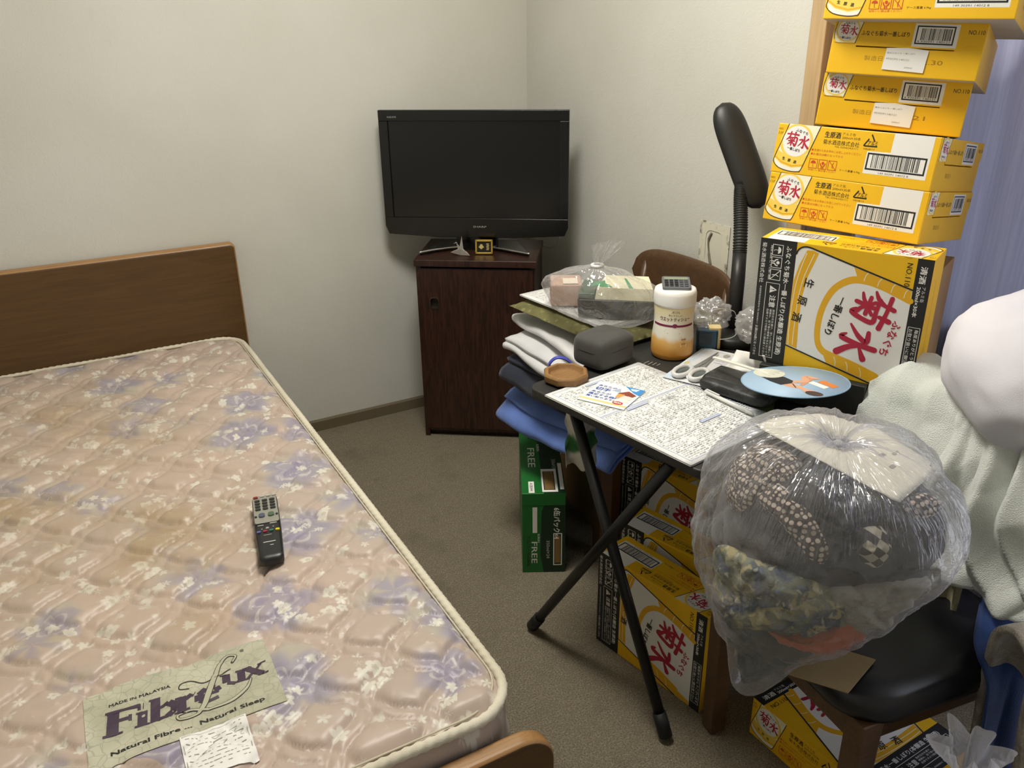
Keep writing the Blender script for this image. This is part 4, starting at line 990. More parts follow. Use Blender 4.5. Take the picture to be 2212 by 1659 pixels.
P = Print(); MAR = flat('#7a1f45', .5); BRW = flat('#6b4a2c', .6)
N_ = 24
P.raw('label_lettering', MAR, [(-56+112*k/N_, 88.5+dy-.0016*((-56+112*k/N_)**2)*0) for k in range(N_+1) for dy in (-2.6, 2.6)], [(2*k, 2*k+2, 2*k+3, 2*k+1) for k in range(N_)], 1)
P.ell('label_lettering', MAR, 4, 89.5, 6, 5, 2)
P.text('label_lettering', BRW, 'ÆON', 4, 123, None, 1, 0, .01, width=18, height=6.5); P.text('label_lettering', BRW, '手にやさしい', 4, 115, None, 1, 0, .02, width=32, height=5); P.text('label_lettering', flat('#4a3020', .6), 'ウエットティシュー', 4, 105, None, 1, 0, .03, width=74, height=10)
for k, w_ in enumerate((40, 46, 30)): P.rect('label_lettering', flat('#a99c8c', .6), 2-w_/2, 78-k*4, w_, 1.2, 1)
P.rect('label_lettering', flat('#f2e3c4', .6), 20, 38, 16, 26, 1); P.text('label_lettering', BRW, '80枚', 28, 56, None, 2, 0, .01, width=12, height=5); P.text('label_lettering', BRW, '国産', 28, 45, None, 2, 0, 0, width=10, height=4)
on_cyl(P, None, t, RB, 0)
# pocket calculator lying on the lid
t = thing('calculator', 'small grey pocket calculator resting on the canister lid', 'calculator', (p.x+.004, p.y+.004, TZ+.1765), (math.radians(9), 0, math.radians(-36)))
g = G(); g.prism(rrect(.066, .064, .006), 0.0008, .0078); g.obj('case', flat('#6d7073', .35, .35), t, bevel=.0012)
g = G(); g.prism([(x, y+.019) for x, y in rrect(.056, .011, .002)], .0076, .0084); g.obj('display', flat('#8e967f', .25), t)
for r_ in range(4):
    for k in range(5):
        g = G(); g.prism([(x+(k-2)*.0115, y+.0075-r_*.0095) for x, y in rrect(.0088, .0066, .0015, 3)], .0076, .0092); g.obj('key', flat('#23252a', .5) if k < 3 else flat('#4c4f55', .5), t)
# black printed sheet under the canister
slab('printed_card', 'black card with fine white print under the wet tissue canister', 'card', [(1.04, 1.52), (1.30, 1.59), (1.36, 1.43), (1.12, 1.37)], TZ+.0002, .0012, flat('#2b2b29', .5))
pc = bpy.data.objects['printed_card']; P = Print()
for k in range(4):
    for j in range(3): P.rect('fine_print', flat('#a5a49c', .7), -72+j*30+k*4, 12-k*10, 24-k*3, 1.6, 1)
P.emit(pc, Matrix.Translation((-.02, -.03, .0013)) @ Matrix.Rotation(math.radians(18), 4, 'Z'))
# scissors in a blister pack
o_ = Vector((1.185, 1.355)); a_ = Vector((1.395, 1.452))-o_; yaw_ = math.atan2(a_.y, a_.x)
m_ = Vector((1.270, 1.358))
t = thing('scissors_pack', 'white blister card holding grey handled scissors beside the canister', 'scissors', (m_.x, m_.y, TZ+.0085), (0, 0, yaw_))
g = G(); g.prism(rrect(.225, .100, .006), 0, .0012); g.obj('backing_card', flat('#dfe0e2', .45), t)
P = Print(); P.rect('card_print', flat('#c9d9e6', .5), -112, 30, 225, 20, 1); P.rect('card_print', flat('#d8c25a', .5), -20, 36, 26, 9, 2)
for k in range(3): P.rect('card_print', flat('#5d4b86', .6), 30+k*14, -34+k*1, 1.6, 22, 2)
P.ell('card_print', flat('#9b9b8c', .6), 85, -22, 12, 8, 2); P.emit(t, Matrix.Translation((0, 0, .0012)))
HG = flat('#d5d6d4', .4); HD = flat('#41504f', .35)
for s in (-1, 1):
    g = G(); ring = [(-.072+.034*math.cos(a), s*.020+.0165*math.sin(a), .009) for a in [2*PI*k/28 for k in range(28)]]; g.tube(ring, .0055, 8, True); h = g.obj('handle', HG, t)
    g = G(); g.lathe([(.001, .004), (1.0, .004), (.9, .007), (.01, .009)], 24, M=Matrix.Translation((-.072, s*.020, .002)) @ Matrix.Diagonal((.027, .011, 1, 1))); g.obj('grip_inlay', HD, h)
    g = G(); g.prism([(-.036, s*.004), (-.036, s*.012), (.02, s*.006), (.085, s*.001), (.085, 0), (.01, -s*.003)] if s > 0 else [(-.036, s*.004), (.01, -s*.003), (.085, 0), (.085, s*.001), (.02, s*.006), (-.036, s*.012)], .006+s*.0008, .0075+s*.0008); g.obj('blade', flat('#9a9b98', .25, .9), t)
g = G()
def blis(u, v):
    x = (u-.5)*.19; y = (v-.5)*.082; e = min(1, 6*min(u, 1-u), 6*min(v, 1-v)); return (x-.004, y-.002, .0015+.015*e**.5)
g.grid(blis, 30, 20); g.obj('blister', m_film('blister_plastic', '#ffffff', .03, .05, 8, .15), t)
# green patterned sheet below pouch, purple booklet, pouch, pen
slab('green_leaflet', 'green mottled leaflet sticking out under the black pouch', 'leaflet', [(1.150, 1.285), (1.205, 1.32), (1.30, 1.16), (1.21, 1.08)], TZ+.0002, .001, m_card('green_print', '#6e7a4a', '#3f5233'))
slab('purple_booklet', 'purple booklet with black edge under the white napkin', 'booklet', [(1.215, 1.295), (1.262, 1.375), (1.345, 1.335), (1.30, 1.25)], TZ+.0012, .008, flat('#55358c', .5))
t = thing('black_pouch', 'worn black soft pouch lying beside the round fan', 'pouch', (1.236, 1.200, TZ+.0085), (0, 0, math.radians(-76)))
def pou(u, v):
    a = 2*PI*u; ph = -PI/2+PI*v
    sp = lambda c, e: math.copysign(abs(c)**e, c)
    x = .085*sp(math.cos(ph), .35)*sp(math.cos(a), .3); y = .046*sp(math.cos(ph), .35)*sp(math.sin(a), .3)
    return (x, y, .0115+.0115*sp(math.sin(ph), .6)*(1-.25*(y/.05))+.0012*noise.noise(Vector((x*40, y*40, v*3))))
def m_worn():
    T = Tree('worn_black_leather'); p = T.co(); n = T.noise(p, 34, 4, .6); f = T.noise(p, 300, 3)
    return T.done(T.pr(T.mix(n.smooth(.52, .75)*.7, '#222322', '#5e605e'), .5, normal=T.bump(f, .3, .003)))
WORN = m_worn()
g = G(); g.grid(pou, 52, 24, cu=True); g.obj('pouch_body', WORN, t)
def flp(u, v):
    x = (u-.5)*.166; y = .046-v*.075; z = .0235+.0012*math.sin(u*7)-.012*max(0, (v-.8)/.2)**2+.003*(1-v); return (x, y-.002*math.cos(u*9)*v, z)
g = G(); g.grid(flp, 24, 14); g.obj('pouch_flap', WORN, t, solid=.002)
P = Print(); P.rect('maker_mark', flat('#8f9490', .4), 40, -41, 24, 1.0); P.emit(t, Matrix.Translation((0, 0, .0222)))
a_ = onz(1524, 846, TZ+.012); b_ = onz(1609, 887, TZ+.012); d_ = (b_-a_); b_ = a_+d_.normalized()*.14
t = thing('white_pen', 'slim white pen lying in front of the black pouch', 'pen', (a_.x, a_.y, TZ+.0068), (0, 0, math.atan2(d_.y, d_.x)))
g = G(); g.tube([(0, 0, .006), (.12, 0, .006)], .0043, 14); g.obj('barrel', flat('#e6e6e2', .35), t)
g = G(); g.tube([(.12, 0, .006), (.136, 0, .006), (.14, 0, .006)], [.005, .003, .0006], 12); g.obj('tip', flat('#c9c9c5', .3), t)
g = G(); g.box((.022, 0, .0122), (.038, .003, .0014)); g.obj('clip', flat('#f0f0ee', .3), t)
# flat black carton under the standing sake carton, grey carton behind it
def cart(name, label, loc, yaw, dims, mat, kind='box', bevel=.002):
    t = thing(name, label, kind, loc, (0, 0, yaw)); g = G(); g.box((0, 0, dims[2]/2), dims); g.obj('carton_body', mat, t, bevel=bevel)
    return t
t = cart('flat_carton', 'flat black carton on the table beneath the standing sake carton', (1.373, 1.114, TZ+.0015), math.radians(-66), (.22, .125, .0715), flat('#20211f', .55))
g = G(); g.box((0, 0, .0714), (.05, .126, .0006)); g.obj('tape', flat('#3b3a34', .4), t)
t = cart('plain_carton', 'plain grey faced carton wedged behind the standing sake carton', (1.525, 1.165, TZ+.0005), math.radians(-66), (.33, .15, .285), KRAFT)
g = G(); g.box((.002, -.0756, .142), (.30, .0006, .278)); g.obj('grey_panel', GREYCARD, t)
# napkin leaning against the carton
NQ = [onz(1562, 812, .712), onz(1662, 818, .728), onz(1652, 772, .786), onz(1592, 752, .768)]; nm = sum(NQ, Vector((0, 0, 0)))/4
def nap(u, v):
    p = NQ[0].lerp(NQ[1], u).lerp(NQ[3].lerp(NQ[2], u), v); return tuple(p-nm+_f*(-.010*noise.noise(Vector((u*3, v*3, 2)))-.006*math.sin(u*6))+Vector((0, 0, .004*math.sin(v*5+u*3))))
g = G(); g.grid(nap, 26, 22); tag(g.obj('paper_napkin', flat('#ecebe6', .8), None, nm, solid=.0015), 'white paper napkin leaning against the standing sake carton', 'napkin')
# round fan on its stick
FZ = .790
fc = (onz(1615, 790, FZ)+onz(1820, 850, FZ))/2+Vector((0, 0, 0)); fc = (onz(1717, 824, FZ))
hd = onz(1490, 768, .745); fd = Vector((hd.x-fc.x, hd.y-fc.y)); fyaw = math.atan2(fd.y, fd.x)
t = thing('round_fan', 'round pale blue paper fan with a swimsuit figure and a white stick', 'fan', (fc.x, fc.y, FZ), (math.radians(1.5), math.radians(6), fyaw))
FR = .103
g = G(); g.lathe([(FR, -.0006), (FR, .0006)], 64); g.obj('fan_sheet', flat('#a9c6df', .5), t)
g = G(); g.tube([(FR*math.cos(a), FR*math.sin(a), 0) for a in [2*PI*k/72 for k in range(72)]], .0013, 6, True); g.obj('rim', flat('#8fb0cc', .5), t)
wp = flat('#e9e8dc', .45)
g = G(); g.box((FR+.045, 0, 0), (.16, .0085, .004)); g.obj('stick', wp, t, bevel=.001)
g = G(); g.prism([(FR-.036+.026*math.cos(a)*1.25, .030*math.sin(a)) for a in [2*PI*k/40 for k in range(40)]], .0008, .0016); g.obj('handle_web', flat('#dcdccb', .5), t)
for k in range(5):
    a = (k-2)*.26; g = G(); g.tube([(FR+.005, 0, .002), (FR-.05, .034*math.sin(a)*1.6, .002)], .0011, 6); g.obj('fan_rib', wp, t)
P = Print(); SK = flat('#e0a987', .6); SK2 = flat('#d39672', .6); SW = flat('#2b2e33', .6); HR = flat('#4a3a34', .6)
# fan print frame: +x towards the stick
P.poly('printed_figure', SW, [(66, 8), (30, -4), (4, 2), (-4, 14), (2, 36), (30, 34), (62, 26)], 4)
P.stroke('printed_figure', SK, [(4, 20), (-12, 24), (-30, 22)], [22, 20, 14], 1); P.stroke('printed_figure', SK, [(6, 12), (-10, -12), (8, -34), (-14, -40)], [15, 14, 12, 9], 3); P.stroke('printed_figure', SK2, [(-6, -38), (-16, -10), (-22, 8)], [9, 9, 8], 2)
P.stroke('printed_figure', SK, [(-30, 22), (-48, 26)], [11, 10], 2); P.ell('printed_figure', SK, -58, 28, 13, 10, 3); P.ell('printed_figure', HR, -70, 30, 17, 11, 4, .1)
P.stroke('printed_figure', SW, [(-8, 16), (-26, 28)], 2, 4)
ORG = flat('#e0863f', .6)
P.poly('printed_caption', ORG, [(-28, -26), (-70, -18), (-70, -34), (-28, -42)], 2); P.poly('printed_caption', WHITE, [(-20, -10), (-62, -4), (-62, -18), (-20, -24)], 1)
P.emit(t, Matrix.Translation((-.002, 0, .0007)) @ Matrix.Diagonal((1.05, 1.1, 1, 1)))
# desk lamp
dl = Vector((1.474, 1.482, TZ)); depth = (dl-CAMP).dot(_f)
def atd(px, py, k=1.0): return CAMP+ray(px, py)*depth*k
t = thing('desk_lamp', 'black gooseneck desk lamp with a long oval head by the wall', 'lamp', (dl.x, dl.y, TZ))
LB = flat('#1c1c1a', .45); off = Vector((dl.x, dl.y, TZ))
g = G(); g.lathe([(.088, 0), (.09, .004), (.09, .018), (.082, .026), (.03, .030), (.005, .030)], 40); g.obj('lamp_base', LB, t)
pp = [Vector((dl.x, dl.y, TZ+.02)), atd(1594, 600), atd(1598, 545)]
g = G(); g.tube([p-off for p in pp], [.0195, .0185, .0178], 14); g.obj('pole', LB, t)
nk = catmull([atd(1598, 548), atd(1600, 490), atd(1600, 440), atd(1602, 405), atd(1612, 375)], 10)
fine = []
for a, b in zip(nk, nk[1:]):
    for k in range(4): fine.append(Vector(a).lerp(Vector(b), k/4)-off)
g = G(); g.tube(fine, [.0165+.0022*(1 if (i//2) % 2 else 0) for i in range(len(fine))], 14); g.obj('gooseneck', flat('#21211f', .55), t)
g = G(); g.tube([atd(1600, 402)-off, atd(1613, 372)-off], [.019, .022], 14); g.obj('head_joint', LB, t)
h0, h1 = atd(1568, 244)-off, atd(1634, 428)-off; hd_ = (h1-h0); hl = hd_.length; hn = hd_.normalized(); side = hn.cross(_f).normalized(); fr_ = side.cross(hn)
def head(u, v):
    a = 2*PI*u; s_ = v*2-1; e = (1-abs(s_)**5)**.5 if abs(s_) < 1 else 0
    c = h0+hd_*(.5+s_*.62); return tuple(c+side*(.043*e*math.cos(a))+fr_*(.024*e*math.sin(a)))
g = G(); g.grid(head, 36, 40, cu=True); g.obj('lamp_head', LB, t)
# wall plate
yy0, yy1, zz0, zz1 = 1.762, 1.888, .752, .905
t = thing('wall_plate', 'old dirty white paper frame stuck on the wall behind the lamp', 'paper', (XW-.0006, (yy0+yy1)/2, (zz0+zz1)/2))
def m_dirty():
    T = Tree('stained_old_paper'); p = T.co(); n = T.noise(p, 38, 4, .65); x, y, z = T.sep(p)
    e = T.m('MAXIMUM', (y/.063).abs(), (z/.076).abs()).smooth(.72, 1.0)
    return T.done(T.pr(T.mix((n.smooth(.48, .66)*e).sat(), '#dcd8c4', '#6b5f48'), .8))
g = G(); w_, h_ = (yy1-yy0)/2, (zz1-zz0)/2
iy, iz = .036, .052
ri = rrect(2*iy, 2*iz, .02, 4); ro = [(max(-w_, min(w_, y*1.0*w_/iy*1.001)), max(-h_, min(h_, z*h_/iz))) for y, z in ri]
ro = [(w_*(1 if y > 0 else -1) if abs(y)/iy > abs(z)/iz-.25 else y*w_/iy, h_*(1 if z > 0 else -1) if abs(z)/iz > abs(y)/iy-.25 else z*h_/iz) for y, z in ri]
n_ = len(ri); vs = [(-.002, y, z) for y, z in ro]+[(-.002, y, z) for y, z in ri]; g.add(vs, [(i, (i+1) % n_, n_+(i+1) % n_, n_+i) for i in range(n_)]); g.obj('paper_frame', m_dirty(), t, solid=.0014)
g = G(); g.add([(-.0007, y*1.02, z*1.02) for y, z in ri], [tuple(range(n_))]); g.obj('bare_patch', flat('#d9d5c4', .85), t)
g = G(); g.tube(catmull([(-.003, .012, .045), (-.004, .022, .02), (-.003, .016, -.02), (-.003, .006, -.05)], 6), [.0035]*6+[.0025]*6+[.004]*7, 8); g.obj('torn_strip', flat('#7d7768', .8), t)
# bubble wrap lumps, cord, small blue gadget
FILM2 = m_film('bubble_wrap_film', '#ffffff', .36, .12, 60, .25, .18)
def lump(name, label, c, r, seed):
    def f(u, v):
        a = 2*PI*u; ph = -PI/2+PI*v; d = Vector((math.cos(ph)*math.cos(a), math.cos(ph)*math.sin(a), math.sin(ph)))
        k = 1+.28*fbm(d*2.2+Vector((seed, 0, 0)), 3)+.04*abs(math.sin(a*14))*abs(math.sin(ph*16))
        return (r[0]*d.x*k, r[1]*d.y*k, max(-r[2]*.98, r[2]*d.z*k))
    g = G(); g.grid(f, 70, 40, cu=True); tag(g.obj(name, FILM2, None, (c[0], c[1], c[2]+r[2])), label, 'bubble wrap', 'crumpled lumps of bubble wrap')
lump('bubble_wrap', 'crumpled clear bubble wrap between the canister and the lamp base', (1.408, 1.492, TZ+.032), (.045, .045, .040), 3)
lump('bubble_wrap', 'crumpled clear bubble wrap between the lamp base and the standing carton', (1.440, 1.372, TZ+.031), (.045, .045, .042), 8)
cr = flat('#d8d6cc', .5)
g = G(); pts = [onz(x, y, TZ+z) for x, y, z in ((1536, 672, .112), (1548, 668, .112), (1562, 667, .11), (1576, 669, .10), (1588, 676, .09), (1592, 700, .06), (1590, 722, .04), (1575, 731, .036), (1555, 733, .036))]
g.tube([tuple(Vector(p)-off) for p in catmull([tuple(p) for p in pts], 6)], .0009, 6); g.obj('cord', cr, bpy.data.objects['desk_lamp'])
p = onz(1512, 757, TZ)
t = thing('blue_gadget', 'small dark blue plastic gadget with a cream edge beside the canister', 'gadget', (p.x+.014, p.y-.006, TZ+.0018), (0, 0, math.radians(-35)))
g = G(); g.prism(rrect(.050, .028, .006), 0, .054); g.obj('gadget_body', flat('#24465c', .35), t, bevel=.003)
g = G(); g.prism([(x+.018, y+.006) for x, y in rrect(.030, .030, .005)], 0.004, .060); g.obj('cream_edge', flat('#d9c68f', .5), t, bevel=.002)
g = G(); g.box((-.006, -.0152, .034), (.03, .001, .03)); g.obj('gadget_window', flat('#152a36', .2), t)
# blue ring clip at the table edge
a_ = onz(1213, 790, TZ+.012)
g = G()
for k in (-1, 1):
    g.tube(catmull([(-.026, k*.004, .0), (-.028, k*.004, .016), (-.012, k*.004, .030), (.010, k*.004, .026), (.026, k*.003, .010), (.034, k*.002, .004)], 6), .0026, 8)
tag(g.obj('blue_clip', flat('#4b57c0', .35), None, (a_.x, a_.y, TZ+.0026), (0, 0, math.radians(-28))), 'bright blue looped plastic clip behind the wooden dish', 'clip')
# ------------------------------------------------------------------ green beer carton
GX, GY, GZ = .1215, .392, .262
t = thing('beer_carton', 'green beer carton standing on its side on the carpet by the table', 'box', (1.130, 1.864, 0), (0, 0, math.radians(-28.6)))
GRN = m_card('green_carton_print', '#1c6a2c', '#1a6329', .4); DGRN = flat('#0f2f1a', .42)
g = G(); g.box((0, 0, GZ/2), (GX, GY, GZ)); g.obj('carton_body', GRN, t, bevel=.002)
P = Print(); w_, l_ = GX*1e3, GY*1e3
LGR = flat('#c9c7bd', .6); BRWN = flat('#8a6d3c', .6)
P.poly('dark_panel', DGRN, [(w_*.50, 0), (w_, 0), (w_, l_), (w_*.44, l_)], 1)
P.text('carton_lettering', PWHITE, 'FREE', w_*.27, l_*.53, None, 2, R9, .01, width=118, height=21); P.text('carton_lettering', PWHITE, 'KIRIN', w_*.45, l_*.685, None, 2, R9, .01, width=44, height=8)
P.rect('barcode', PWHITE, w_*.47, 8, 44, 128, 2); P.rect('barcode', BRWN, w_*.51, 18, 32, 104, 3); P.frame('barcode', INK, w_*.51, 18, 32, 104, 2.5, 4)
P.rect('barcode', PWHITE, w_*.80, 8, 20, 96, 5) if False else None
P.rect('barcode', PWHITE, w_*.16, 4, 16, 62, 2); P.text('barcode', INK, 'A.B044', w_*.225, 36, None, 3, R9, .01, width=44, height=8)
for k in range(13): P.rect('barcode', flat('#5d4a2a', .6), w_*.53, 22+k*7.4, 28, 2.2, 4)
P.rect('barcode', PWHITE, w_*.885, 20, 11, 150, 3); P.text('carton_lettering', LGR, '350ml×24', w_*.80, l_*.42, None, 2, R9, .01, width=60, height=11)
P.rect('crest', flat('#14401f', .5), w_*.22, l_*.84, 52, 42, 2); P.frame('crest', flat('#4d8a57', .5), w_*.26, l_*.855, 40, 32, 2, 3); P.ell('crest', flat('#3c7a48', .5), w_*.43, l_*.90, 9, 9, 4)
P.emit(t, frame_m((-GX/2, -GY/2, GZ), (1, 0, 0), (0, 1, 0)))
P = Print(); h_ = GZ*1e3
P.poly('dark_panel', DGRN, [(w_*.50, 0), (w_-.5, 0), (w_-.5, h_-1), (w_*.50, h_-1), (w_*.50, h_-40), (w_*.45, h_-58), (w_*.42, 60)], 2)
P.text('carton_lettering', PWHITE, 'FREE', w_*.28, 68, None, 3, R9, .01, width=72, height=16); P.text('carton_lettering', PWHITE, 'KIRIN', w_*.38, 116, None, 3, R9, .01, width=28, height=6)
P.rect('barcode', PWHITE, w_*.24, h_-128, 13, 84, 3); P.text('carton_lettering', INK, 'アルコール0.00%', w_*.14, 74, None, 3, R9, .01, width=104, height=9)
P.text('carton_lettering', PWHITE, '6缶パック×4', w_*.80, h_-98, None, 4, R9, .03, width=102, height=19); P.text('carton_lettering', LGR, '350ml×24', w_*.60, 78, None, 4, R9, .01, width=60, height=9)
P.frame('barcode', PWHITE, w_*.72, 24, 25, 108, 3, 4); P.rect('barcode', BRWN, w_*.76, 32, 15, 92, 4)
g = G(); g.prism([(-GX/2+.001, GZ-.038), (GX/2-.001, GZ-.038), (GX/2-.001, GZ-.001), (-GX/2+.001, GZ-.001)], GY/2, GY/2+.0005, M=Matrix(((1, 0, 0, 0), (0, 0, -1, 0), (0, 1, 0, 0), (0, 0, 0, 1)))); g.obj('top_flap', GRN, t)
P.emit(t, frame_m((-GX/2, -GY/2, 0), (1, 0, 0), (0, 0, 1)))
# more cartons in the dark
carton('yellow sake carton standing upright under the far chair, half hidden in shadow', mloc((1.435, 1.605, .001), (0, 0, -75)) @ STAND, ('top', 'back'), ())
tb = carton('yellow sake carton lying flat on the carpet under the chair with the big bag', mloc((1.264, .800, .001), (0, 0, -88)), ('front',), ())
PB.emit(tb, frame_m((KA/2, KB/2, KH), (-1, 0, 0), (0, -1, 0)))
t = cart('kraft_carton', 'plain brown carton on the carpet under the far chair', (1.435, 1.915, .0005), math.radians(-8), (.26, .25, .25), KRAFT)
g = G(); g.box((0, 0, .2503), (.05, .251, .0008)); g.obj('tape', flat('#9c8455', .4), t)

# ------------------------------------------------------------------ cloth helpers
def folded(name, label, cat, c, W, D, layers, lh, mat, yaw=0, seed=0, droop=0, thick=.006, wob=.006, x0=-.02, skew=0, group=None):
    prof = []; R_ = random.Random(seed)
    for k in range(layers):
        z = k*lh; xa, xb = W/2, -W/2+R_.uniform(0, .03)
        xs = [xa+(xb-xa)*i/18 for i in range(19)]
        if k % 2: xs = xs[::-1]
        prof += [(x, z) for x in xs]
        if k < layers-1:
            s = -1 if k % 2 == 0 else 1; ex_ = xs[-1]
            for j in range(1, 5): a = PI*j/5; prof.append((ex_+s*lh/2*math.sin(a), z+lh/2*(1-math.cos(a))))
    n = len(prof)
    def f(u, v):
        x, z = prof[min(int(round(u*(n-1))), n-1)]; y = (v-.5)*D
        q = Vector((x*7, y*7, z*20+seed))
        x2 = x+wob*1.6*noise.noise(q)+skew*y+.012*math.sin(v*5+seed); z2 = z+wob*noise.noise(q*1.7+Vector((5, 0, 0)))+wob*.7*noise.noise(Vector((x*22, y*9, seed)))
        dd = max(0, x0-x); z2 -= droop*dd*dd*10
        return (x2, y+.4*wob*noise.noise(q+Vector((0, 9, 0))), z2)
    g = G(); g.grid(f, n, 34); o = g.obj(name, mat, None, (c[0], c[1], c[2]), (0, 0, yaw), solid=thick)
    return tag(o, label, cat, group)
SEAT1 = .452
DENIM = m_fabric('blue_cotton', '#5f7cc0', '#4c68ab', 420, .85, .5); NAVY = m_fabric('navy_fleece', '#1d2436', '#171c2a', 300, .95, .6); TOWEL = m_fabric('white_terry', '#e6e5e4', '#d9dadd', 650, .95, .8); TOWEL2 = m_fabric('cream_terry', '#e0dccb', '#d2cdb8', 650, .95, .8)
folded('blue_garment', 'folded bright blue garment at the bottom of the clothes pile', 'clothing', (1.288, 1.745, SEAT1+.014), .46, .46, 3, .017, DENIM, math.radians(8), 1, .22, .007, .011, -.06)
folded('navy_garment', 'folded dark navy garment between the blue garment and the white towels', 'clothing', (1.285, 1.735, SEAT1+.074), .44, .46, 5, .017, NAVY, math.radians(10), 2, .16, .010, .011, -.08)
folded('white_towel', 'folded white towel directly on the navy garment', 'towel', (1.275, 1.760, SEAT1+.162), .42, .42, 3, .014, TOWEL, math.radians(6), 3, .06, .008, .008, -.05, group='folded towels on the chair')
folded('white_towel', 'folded white towel with a rolled edge under the olive cushion', 'towel', (1.285, 1.775, SEAT1+.206), .38, .42, 2, .016, TOWEL, math.radians(-4), 5, 0, .009, .009, group='folded towels on the chair')
# zabuton cushion
def m_olive():
    T = Tree('olive_patterned_cotton'); p = T.co(); v = T.vor(p, 46); n = T.noise(p, 20, 3)
    c = T.mix(n.smooth(.35, .7), '#6d6a40', '#5e5a36'); c = T.mix(v.lt(.28)*.5, c, '#8c8a5c'); return T.done(T.pr(c, .85, normal=T.bump(T.noise(p, 500, 2), .4, .002)))
def zab(u, v):
    x = (u-.5)*.40; y = (v-.5)*.43; e = (1-abs(2*u-1)**3)*(1-abs(2*v-1)**3); return x, y, e
g = G()
g.grid(lambda u, v: (zab(u, v)[0], zab(u, v)[1], .022*zab(u, v)[2]**.45+.002*noise.noise(Vector((u*8, v*8, 0)))), 34, 34); g.grid(lambda u, v: (zab(1-u, v)[0], zab(u, v)[1], -.020*zab(u, v)[2]**.45), 34, 34)
zt = SEAT1+.247
tag(g.obj('floor_cushion', m_olive(), None, (1.318, 1.790, zt+.014), (0, 0, math.radians(6)), weld=True), 'flat olive green cushion on top of the clothes pile', 'cushion')
# folded paper on the cushion
t = thing('folded_newspaper', 'folded printed paper between the olive cushion and the clear bag', 'newspaper', (1.272, 1.812, zt+.040), (0, 0, math.radians(6)))
for k in range(3):
    g = G(); g.grid(lambda u, v: ((u-.5)*.25, (v-.5)*.36, k*.0016+.003*(1-v)*math.sin(u*3+1)*(k+1)*.4-.008*max(0, .35-v)**2*8*(3-k)*.2), 14, 18); sh_ = g.obj('sheet', PAPER, t, solid=.0008)
P = Print(); P.frame('printed_grid', GD_, -115, -170, 230, 340, .8, 1)
for row in range(30):
    x = -108
    while x < 105: l = RR_.uniform(4, 14); P.rect('fine_print', GT, x, -163+row*11, min(l, 108-x), RR_.uniform(2, 5), 1); x += l+RR_.uniform(1, 4)
P.emit(t, Matrix.Translation((0, 0, .0075)), lift=.2)

# ------------------------------------------------------------------ clear bag with a wrapped package on the pile
bz = zt+.047; bc = Vector((1.252, 1.735))
FILM = m_film('clear_polythene', '#ffffff', .15, .12, 24, .5, .10)
levels = [(.62, .000, 0), (1.0, .004, 0), (1.06, .03, .02), (1.05, .06, .04), (.92, .088, .06), (.70, .112, .10), (.42, .132, .16), (.10, .150, .3), (.075, .158, .3), (.15, .175, .5), (.22, .198, .6), (.24, .21, .6)]
neck = onz(1290, 578, bz+.150)
nshift = Vector((neck.x-bc.x, neck.y-bc.y))
def bagf(u, v):
    q = v*(len(levels)-1); k = min(int(q), len(levels)-2); f = q-k
    s0, z0_, c0 = levels[k]; s1, z1_, c1 = levels[k+1]; s = s0+(s1-s0)*f; z = z0_+(z1_-z0_)*f; cr_ = c0+(c1-c0)*f
    a = 2*PI*u; lean = max(0, min(1, z/.15))**1.3
    r = s*(1+cr_*(.5*math.sin(a*7+3*z*20)+.5*math.sin(a*11+1.3))+.06*noise.noise(Vector((math.cos(a)*2, math.sin(a)*2, z*16))))
    flat_ = 1 if z < .15 else .35
    x = .125*r*math.copysign(abs(math.cos(a))**.8, math.cos(a)); y = .165*r*math.copysign(abs(math.sin(a))**.8, math.sin(a))
    up = max(0, z-.152)
    X = bc.x+nshift.x*lean+x+up*.45*_r.x; Y = bc.y+nshift.y*lean+y*flat_+up*.45*_r.y
    return (X-bc.x, Y-bc.y, z)
g = G(); g.grid(bagf, 110, 64, cu=True); bagth = thing('clear_plastic_bag', 'small knotted clear plastic bag on the clothes pile', 'plastic bag', (bc.x, bc.y, bz+.0015))
g.obj('film', FILM, bagth)
g = G(); g.tube([(nshift.x+.013*math.cos(a), nshift.y+.013*math.sin(a), .154) for a in [2*PI*k/24 for k in range(24)]], .0045, 8, True); g.obj('knot', flat('#dedfdc', .4), bagth)
t = thing('wrapped_package', 'dark tray with a cream lid and green leaf print inside the small clear bag', 'package', (bc.x+.012, bc.y-.040, bz+.004), (0, 0, math.radians(-40)))
t.scale = (.9, .9, .95)
g = G(); g.prism(rrect(.215, .150, .01), 0, .052, top=rrect(.222, .156, .01)); g.obj('tray', flat('#0c110e', .3), t, bevel=.003)
g = G(); g.prism([(-.060, -.072), (.106, -.072), (.100, .072), (-.060, .072)], .0525, .085, top=[(-.055, -.068), (.102, -.068), (.085, .06), (-.04, .06)]); g.obj('cream_lid', flat('#ece6c4', .5), t)
P = Print(); LG_ = flat('#1f9154', .45)
P.poly('leaf_print', LG_, [(-36, -50), (-8, -50), (-18, -30), (-28, -20), (-30, 4), (-42, -8), (-66, -8), (-46, -18), (-70, -22), (-44, -28), (-72, -36), (-44, -40)], 1); P.poly('leaf_print', LG_, [(28, -52), (38, -52), (18, 22), (12, 26)], 1)
P.emit(t, Matrix.Translation((0, 0, .0853)) @ Matrix.Diagonal((1.25, 1.3, 1, 1)))
g = G(); g.box((-.085, 0, .060), (.045, .14, .016)); g.obj('green_foil', flat('#3f5a44', .4), t, bevel=.003)
t = thing('pink_packet', 'pale pink paper packet inside the small clear bag', 'packet', (bc.x-.060, bc.y+.098, bz+.004), (0, 0, math.radians(-30)))
